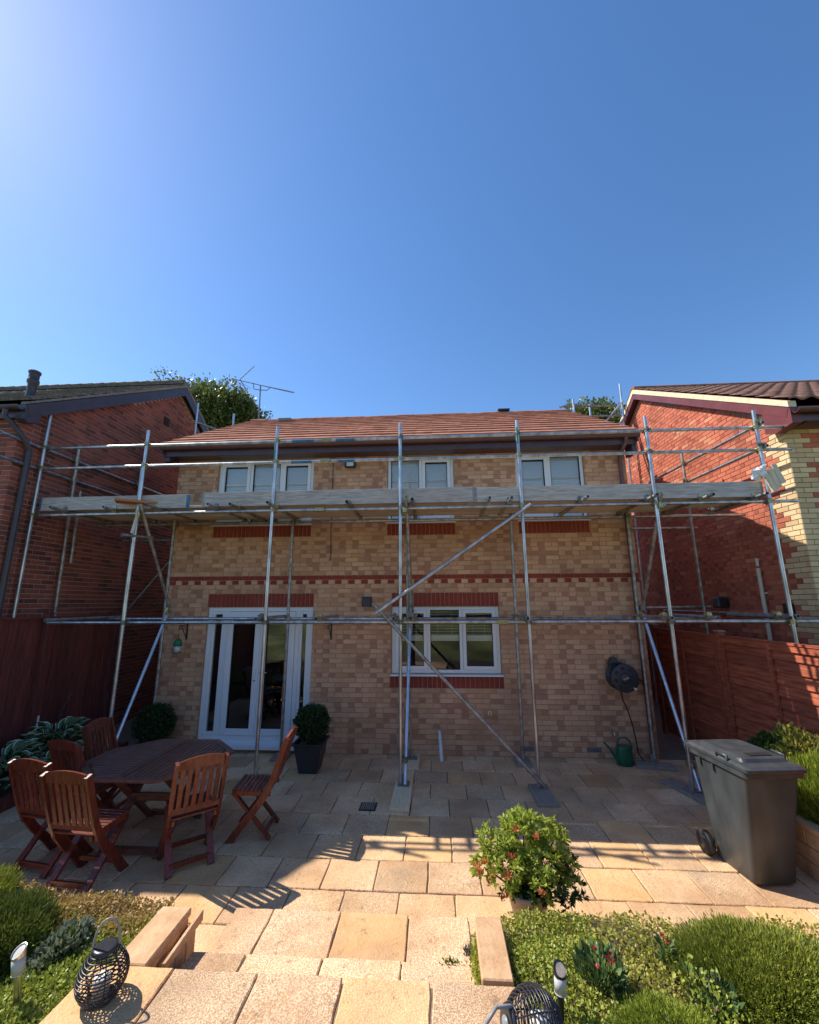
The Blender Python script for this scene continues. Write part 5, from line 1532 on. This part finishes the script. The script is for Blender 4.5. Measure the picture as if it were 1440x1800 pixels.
for (c, r) in lobes:
    c = np.array(c); c[2] = .2 + (c[2] - .2) * .80; r *= .95
    st_.tube([(5.34 + rng.normal(0, .02), -3.36 + rng.normal(0, .02), .18), tuple((c + np.array((5.34, -3.36, .2))) / 2 + rng.normal(0, .02, 3)), tuple(c)], [.010, .007, .004], 6)
    nros = int(58 * (r / .15) ** 2)
    Pp, Dd = sphere_pts(nros, c, r)
    Pp = c + Dd * r * rng.uniform(.55, 1.05, (len(Dd), 1))
    for p, d in zip(Pp, Dd):
        up = d * .7 + np.array((0, 0, .75)); up /= np.linalg.norm(up)
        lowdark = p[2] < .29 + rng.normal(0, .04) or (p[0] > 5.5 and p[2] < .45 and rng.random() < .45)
        nl = 13
        for k in range(nl):
            ang = rng.normal(0, 1, 3); ang -= up * ang.dot(up); ang /= np.linalg.norm(ang)
            dd = ang * rng.uniform(.6, 1.1) + up * rng.uniform(.15, .8)
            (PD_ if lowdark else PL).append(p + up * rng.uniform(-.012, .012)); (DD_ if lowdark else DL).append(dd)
for (dx, dy, z) in red_tips:
    p = np.array((5.36 + dx, -3.46 + dy, .2 + (z - .22) * .8)); up = np.array((-.2, -.3, .8)); up /= np.linalg.norm(up)
    for k in range(16):
        ang = rng.normal(0, 1, 3); ang -= up * ang.dot(up); ang /= np.linalg.norm(ang)
        PR.append(p + rng.normal(0, .006, 3)); DR.append(ang * rng.uniform(.3, 1) + up * rng.uniform(.2, .9))
st_.build('stems', M['bark'], t)
leaves('bright_leaves', PL, DL, rng.uniform(.036, .058, len(PL)), .38, M['pieris'], t)
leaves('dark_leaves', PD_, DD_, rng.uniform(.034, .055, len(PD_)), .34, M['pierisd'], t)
leaves('red_shoots', PR, DR, rng.uniform(.03, .05, len(PR)), .28, M['redleaf'], t)

# ------------------------------------------------------------------ bed planting
def ground_z(x, yy): return .30 + .1 * min(1, max(0, (-3.9 - yy) / 3.6)) + .03 * math.sin(x * 5.1 + yy * 3) * math.cos(yy * 4.3)
def carpet(name, label, x0, x1, y0, y1, n, material, size, hgt, cond=None):
    xs = rng.uniform(x0, x1, n); ys = rng.uniform(y0, y1, n)
    P, D = [], []
    for x, yy in zip(xs, ys):
        if cond and not cond(x, yy): continue
        hh = hgt * (.35 + .65 * (.5 + .5 * math.sin(x * 9 + 2 * math.sin(yy * 7)) * math.cos(yy * 8))) * rng.random() ** .6
        P.append((x, yy, ground_z(x, yy) + .005 + hh)); D.append((rng.normal(), rng.normal(), abs(rng.normal()) * .7 + .15))
    o = leaves(name, P, D, rng.uniform(size * .7, size * 1.3, len(P)), .72, material)
    return tag(o, label, 'ground cover', kind='stuff')
carpet('ground_cover', 'yellow green creeping ground cover in the right bed', 5.06, 7.6, -5.3, -3.83, 42000, M['jenny'], .020, .09, lambda x, y_: rng.random() < (.35 if x < 5.4 else 1))
carpet('ground_cover', 'greener creeping ground cover along the coping of the right bed', 5.05, 5.6, -5.2, -3.83, 11000, M['jenny2'], .018, .10)
carpet('ground_cover', 'green creeping ground cover in the left bed by the lantern', 1.6, 2.96, -5.4, -4.0, 30000, M['jenny2'], .020, .09)
carpet('ground_cover', 'amber leaved ground cover along the front of the left bed', 1.7, 2.9, -4.2, -3.82, 11000, M['amber'], .019, .11, lambda x, y_: rng.random() < 1.15 - abs(y_ + 3.95) * 3.0)
carpet('ground_cover', 'leafy ground cover along the front edge of the left bed near the fence', -1.1, 1.75, -5.0, -3.83, 14000, M['jenny2'], .026, .10)
carpet('ground_cover', 'leafy ground cover in the right bed near the fence', 7.6, 8.7, -5.0, -3.83, 9000, M['jenny'], .026, .10)

def mound(name, label, c, rad, n, ln, wd, material, up=.9, lumps=7.0, group=None):
    c = np.array(c, float); rad = np.array(rad, float)
    t = thing(name, label, 'shrub', (float(c[0]), float(c[1]), float(c[2]) - .05), 0, group)
    P, D = sphere_pts(n, (0, 0, 0), 1.0, zmin=-.15)
    f = 1 + .10 * np.sin(D[:, 0] * lumps + c[0]) * np.cos(D[:, 1] * lumps * .9) + .06 * np.sin(D[:, 2] * 9 + 2 * D[:, 0]) + rng.normal(0, .05, len(P))
    P = c + D * rad * (f * rng.uniform(.74, 1.0, len(P)))[:, None]
    dirs = D * .75 + np.array((0, 0, up)) + rng.normal(0, .26, P.shape)
    leaves('sprigs', P, dirs, rng.uniform(ln * .6, ln * 1.35, len(P)), wd / ln, material, t, curl=.5)
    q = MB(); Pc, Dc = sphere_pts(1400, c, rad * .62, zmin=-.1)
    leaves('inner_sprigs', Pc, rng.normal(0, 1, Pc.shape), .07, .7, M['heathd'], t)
    return t
mound('heather', 'large spreading heather mound in the right bed by the bin', (6.40, -4.24, .33), (.47, .36, .17), 40000, .027, .0048, M['heath'], .55)
mound('heather', 'small rounded bright heather mound at the bottom of the right bed', (5.70, -4.68, .35), (.26, .25, .145), 24000, .02, .0042, M['heathl'], .4)
mound('dwarf_conifer', 'dark feathery dwarf conifer in the left bed', (2.0, -4.30, .34), (.42, .36, .2), 30000, .03, .0052, M['heathd'], .6)
mound('dwarf_conifer', 'lighter tufted conifer at the left edge of the left bed', (1.55, -4.05, .34), (.40, .28, .21), 20000, .03, .0052, M['heath'], .6)
mound('silver_plant', 'silvery grey leaved plant behind the left lantern', (2.52, -4.27, .34), (.12, .16, .10), 1100, .036, .018, M['silver'], .6)
mound('lavender', 'small lavender tuft beside the right coping', (4.862, -3.87, .03), (.05, .07, .13), 420, .05, .009, M['lav'], 1.2)

def flowering(name, label, x, yy, h, r, n_leaf, blooms, petal):
    z0 = ground_z(x, yy)
    t = thing(name, label, 'flowering plant', (x, yy, z0))
    P, D = [], []
    for k in range(n_leaf):
        a = rng.uniform(0, 2 * math.pi); rr = r * rng.random() ** .5; z = z0 + .03 + h * .75 * rng.random()
        P.append((x + rr * math.cos(a), yy + rr * math.sin(a), z)); D.append((math.cos(a) * .5 + rng.normal() * .3, math.sin(a) * .5 + rng.normal() * .3, .9))
    leaves('leaves', P, D, rng.uniform(.04, .075, len(P)), .32, M['tulipl'], t)
    for k in range(blooms):
        a = rng.uniform(0, 2 * math.pi); rr = r * .85 * rng.random() ** .5; b = np.array((x + rr * math.cos(a), yy + rr * math.sin(a), z0 + h * rng.uniform(.8, 1.1)))
        q = MB(); q.tube([(x + rr * .3 * math.cos(a), yy + rr * .3 * math.sin(a), z0), tuple(b)], .0022, 5); q.build('stem', M['heathl'], t)
        Pf = np.repeat(b[None], 9, 0) + rng.normal(0, .003, (9, 3)); Df = rng.normal(0, .55, (9, 3)) + np.array((0, 0, .9))
        leaves('bloom', Pf, Df, .019, .55, petal, t)
    return t
flowering('columbine', 'leafy plant with small red flowers in the right bed', 5.52, -4.34, .16, .11, 420, 8, M['petal'])
flowering('fuchsia', 'small plant with pink and red blooms in front of the heather', 6.02, -4.42, .15, .10, 260, 4, M['petalp'])
flowering('columbine', 'single red flowered stem at the edge of the heather', 5.93, -4.16, .16, .03, 50, 2, M['petal'])
# leafy trailing stems beside the small mound
P, D = [], []
for k in range(300):
    f = rng.random(); P.append((5.95 + .05 * f + rng.normal(0, .05), -4.30 - .38 * f + rng.normal(0, .04), .40 + .1 * rng.random())); D.append((rng.normal(), rng.normal(), .6 + rng.random()))
t = thing('trailing_plant', 'trailing dark green leafy stems between the two heather mounds', 'shrub', (5.98, -4.45, .35))
leaves('leaves', P, D, rng.uniform(.014, .03, len(P)), .6, M['jenny2'], t)
# greenery along the left face of the right coping
P = [(4.885 + rng.normal(0, .012), rng.uniform(-4.46, -4.05), .17 + .16 * rng.random() + .06) for k in range(520)]
t = thing('moss_tuft', 'green tufts growing against the right coping of the steps', 'plant', (4.885, -4.25, .16))
leaves('leaves', P, rng.normal(0, 1, (520, 3)) + np.array((0, 0, .8)), .03, .4, M['jenny2'], t)

for wx, wy, wz, lab in ((4.74, -4.16, .305, 'tiny weed sprouting from the right end of the step joint'), (3.27, -4.16, .16, 'small green weed at the foot of the left step wall')):
    t = thing('weed', lab, 'plant', (wx, wy, wz))
    P = np.array((wx, wy, wz)) + rng.normal(0, 1, (60, 3)) * np.array((.035, .012, .0)); D = rng.normal(0, 1, (60, 3)) + np.array((0, 0, 1.2))
    leaves('leaves', P, D, rng.uniform(.012, .026, 60), .5, M['heathd'], t)
# ------------------------------------------------------------------ right hand raised bed with bushes
wl_ = walling('garden_wall', 'low stone wall of the raised bed right of the bin', 7.86, 8.73, -3.45, -3.37, .42)
t = thing('garden_wall', 'side wall of the raised bed running beside the wheelie bin', 'wall', (7.87, -2.6, 0))
core = MB(); core.box(7.86, 7.93, -3.36, -1.75, -.02, .37); core.build('wall_core', M['joint'], t)
for r in range(3):
    for i in range(5):
        b = MB(); o = .16 if r % 2 else 0
        ya = max(-3.365, -3.365 + i * .325 - o); yb_ = min(-1.745, -3.365 + (i + 1) * .325 - o)
        b.box(7.852, 7.938, ya + .005, yb_ - .005, r * .125 + .003, r * .125 + .121); b.build('stone', M['stone'], t, bevel=.005)
b = MB(); b.box(7.84, 7.95, -3.37, -1.74, .378, .42); b.build('coping', M['stone'], t, bevel=.005)
sb = MB(); sb.box(7.94, 8.74, -3.36, -1.74, -.02, .36); struct(sb.build('planting_bed', M['soil']))
b = MB(); b.box(7.86, 8.74, -1.735, -1.66, -.02, .40); tag(b.build('retaining_board', M['fenceR']), 'rust red edging board at the back of the right raised bed', 'edging')
mound('variegated_bush', 'yellow variegated bush in front of the right fence', (8.46, -2.0, .62), (.30, .30, .34), 5200, .042, .024, M['yellowv'], .5, 6)
mound('dark_bush', 'dark green bush just behind the wheelie bin lid', (8.22, -1.92, .58), (.20, .2, .30), 2600, .04, .022, M['pierisd'], .5, 6)
mound('golden_conifer', 'bright green feathery conifer at the right edge beside the bin', (8.20, -2.62, .40), (.26, .45, .46), 22000, .06, .0065, M['heathl'], 1.1)

# ------------------------------------------------------------------ hosta bed
hb = thing('hosta', 'variegated hosta with white edged leaves by the left fence', 'plant', (-.62, -1.05, 0))
def hosta_leaf(L_, W_, droop):
    mb = MB(); n = 7; vs = []; uv = []
    for i in range(n + 1):
        f = i / n
        w = W_ * math.sin(math.pi * min(.97, f * .88 + .1)) ** .8 * (1 if f < .98 else .05)
        yy = L_ * f; z = L_ * (.55 * f - droop * f * f)
        for k, s in enumerate((-1, -.5, 0, .5, 1)):
            vs.append((s * w, yy, z + .28 * w * abs(s) ** 1.5 - .01 * math.cos(s * 9)))
            uv.append((s, f))
    fs = []
    for i in range(n):
        for k in range(4): fs.append((i * 5 + k, i * 5 + k + 1, (i + 1) * 5 + k + 1, (i + 1) * 5 + k))
    mb.add(vs, fs, 0, True)
    for fi, f in enumerate(fs): mb.uv[fi] = [uv[i] for i in f]
    return mb.mesh('hosta_leaf', M['hosta'], fix=False)
hm = [hosta_leaf(.19, .046, .45), hosta_leaf(.16, .042, .62), hosta_leaf(.22, .05, .75)]
for k in range(140):
    a = rng.uniform(0, 2 * math.pi); lvl = rng.random()
    rx, ry = .10 + .28 * lvl, .14 + .42 * lvl
    p = (-.66 + rx * math.cos(a), -1.02 + ry * math.sin(a), .58 - .32 * lvl + rng.uniform(-.03, .05))
    link('hosta_leaf', hm[k % 3], hb, p, (R(rng.uniform(-18, 25)) + R(22) * (1 - lvl), R(rng.uniform(-15, 15)), a - math.pi / 2 + rng.normal(0, .35)))
q = MB()
for k in range(24):
    a = rng.uniform(0, 2 * math.pi); q.tube([(-.66 + .08 * math.cos(a), -1.02 + .1 * math.sin(a), .1), (-.66 + .25 * math.cos(a), -1.02 + .35 * math.sin(a), .42)], .006, 5)
q.build('stems', M['tulipl'], hb)
hb2 = copy_tree(hb); hb2.location = (-.60, -1.80, -.10); hb2['label'] = 'lower hosta clump nearer the camera beside the left chairs'
mb_ = MB(); mb_.box(-1.09, -.30, -3.7, -.1, -.02, .14); struct(mb_.build('planting_bed', M['soil']))
q = MB(); q.box(-.30, -.26, -3.7, -.1, -.02, .16); tag(q.build('edging_board', M['fenceL']), 'dark edging board along the hosta bed by the left fence', 'edging')
q = MB(); q.bar((-.93, -1.09, .14), (-.90, -1.10, .78), .03, .004, up=(0, 1, 0)); tag(q.build('plant_label', M['whitep']), 'white plant label stake standing among the hosta leaves', 'plant label')
P, D = [], []
for k in range(110):
    f = k / 110; z = .35 + .62 * f; P.append((-1.09 + .02 * math.sin(f * 9), -.60 + .16 * f + rng.normal(0, .012), z)); D.append((.6 + rng.normal() * .4, rng.normal(), .3))
t = thing('climbing_plant', 'thin climbing stem with tiny leaves against the left fence', 'plant', (-1.08, -.6, .14))
leaves('leaves', P, D, .022, .6, M['lav'], t)
q = MB(); q.tube([(-1.085, -.62, .14), (-1.09, -.55, .5), (-1.085, -.45, .97)], .003, 5); q.build('stem', M['bark'], t)

# ------------------------------------------------------------------ trees beyond the roofs
def tree(label, base, h, crown_c, crown_r, n, leaf, seed, lob=16):
    r = np.random.default_rng(seed)
    t = thing('oak_tree', label, 'tree', base)
    q = MB(); bx_, by_ = base[0], base[1]
    cc = np.array(crown_c)
    q.tube([(bx_, by_, base[2] - .2), (bx_ + .1, by_, h * .3), (bx_ - .05, by_ + .1, h * .6), (cc[0], cc[1], cc[2])], [.34, .27, .2, .1], 10); tr = q.build('trunk', M['bark'], t)
    P, D = [], []
    for k in range(lob):
        d = r.normal(size=3); d /= np.linalg.norm(d); d[2] = abs(d[2]) * .9 - .25
        c = cc + d * np.array(crown_r) * r.uniform(.45, .85); rr = np.mean(crown_r) * r.uniform(.25, .42)
        q = MB(); q.tube([tuple(cc - np.array((0, 0, crown_r[2] * .6))), tuple((cc + c) / 2 + r.normal(0, .2, 3)), tuple(c)], [.11, .07, .03], 6); q.build('limb', M['bark'], t)
        m = int(n / lob)
        dd = r.normal(size=(m, 3)); dd /= np.linalg.norm(dd, axis=1, keepdims=True)
        pp = c + dd * rr * (r.random((m, 1)) ** .4) * (1 + .3 * np.sin(dd[:, :1] * 7 + k))
        P.append(pp); D.append(dd + r.normal(0, .7, dd.shape))
    P = np.vstack(P); D = np.vstack(D)
    leaves('crown', P, D, r.uniform(leaf * .6, leaf * 1.4, len(P)), .6, M['tree'], t)
tree('broad dense oak rising between the left house and the aerial', (-9.0, 15, 0), 10, (-9.0, 15, 12.3), (5.0, 3.0, 3.5), 90000, .17, 3, 44)
tree('smaller oak with open crown beyond the right roof verge', (14.0, 15.5, 0), 9, (14.2, 15.5, 11.7), (2.7, 2.2, 2.6), 15000, .17, 8, 20)
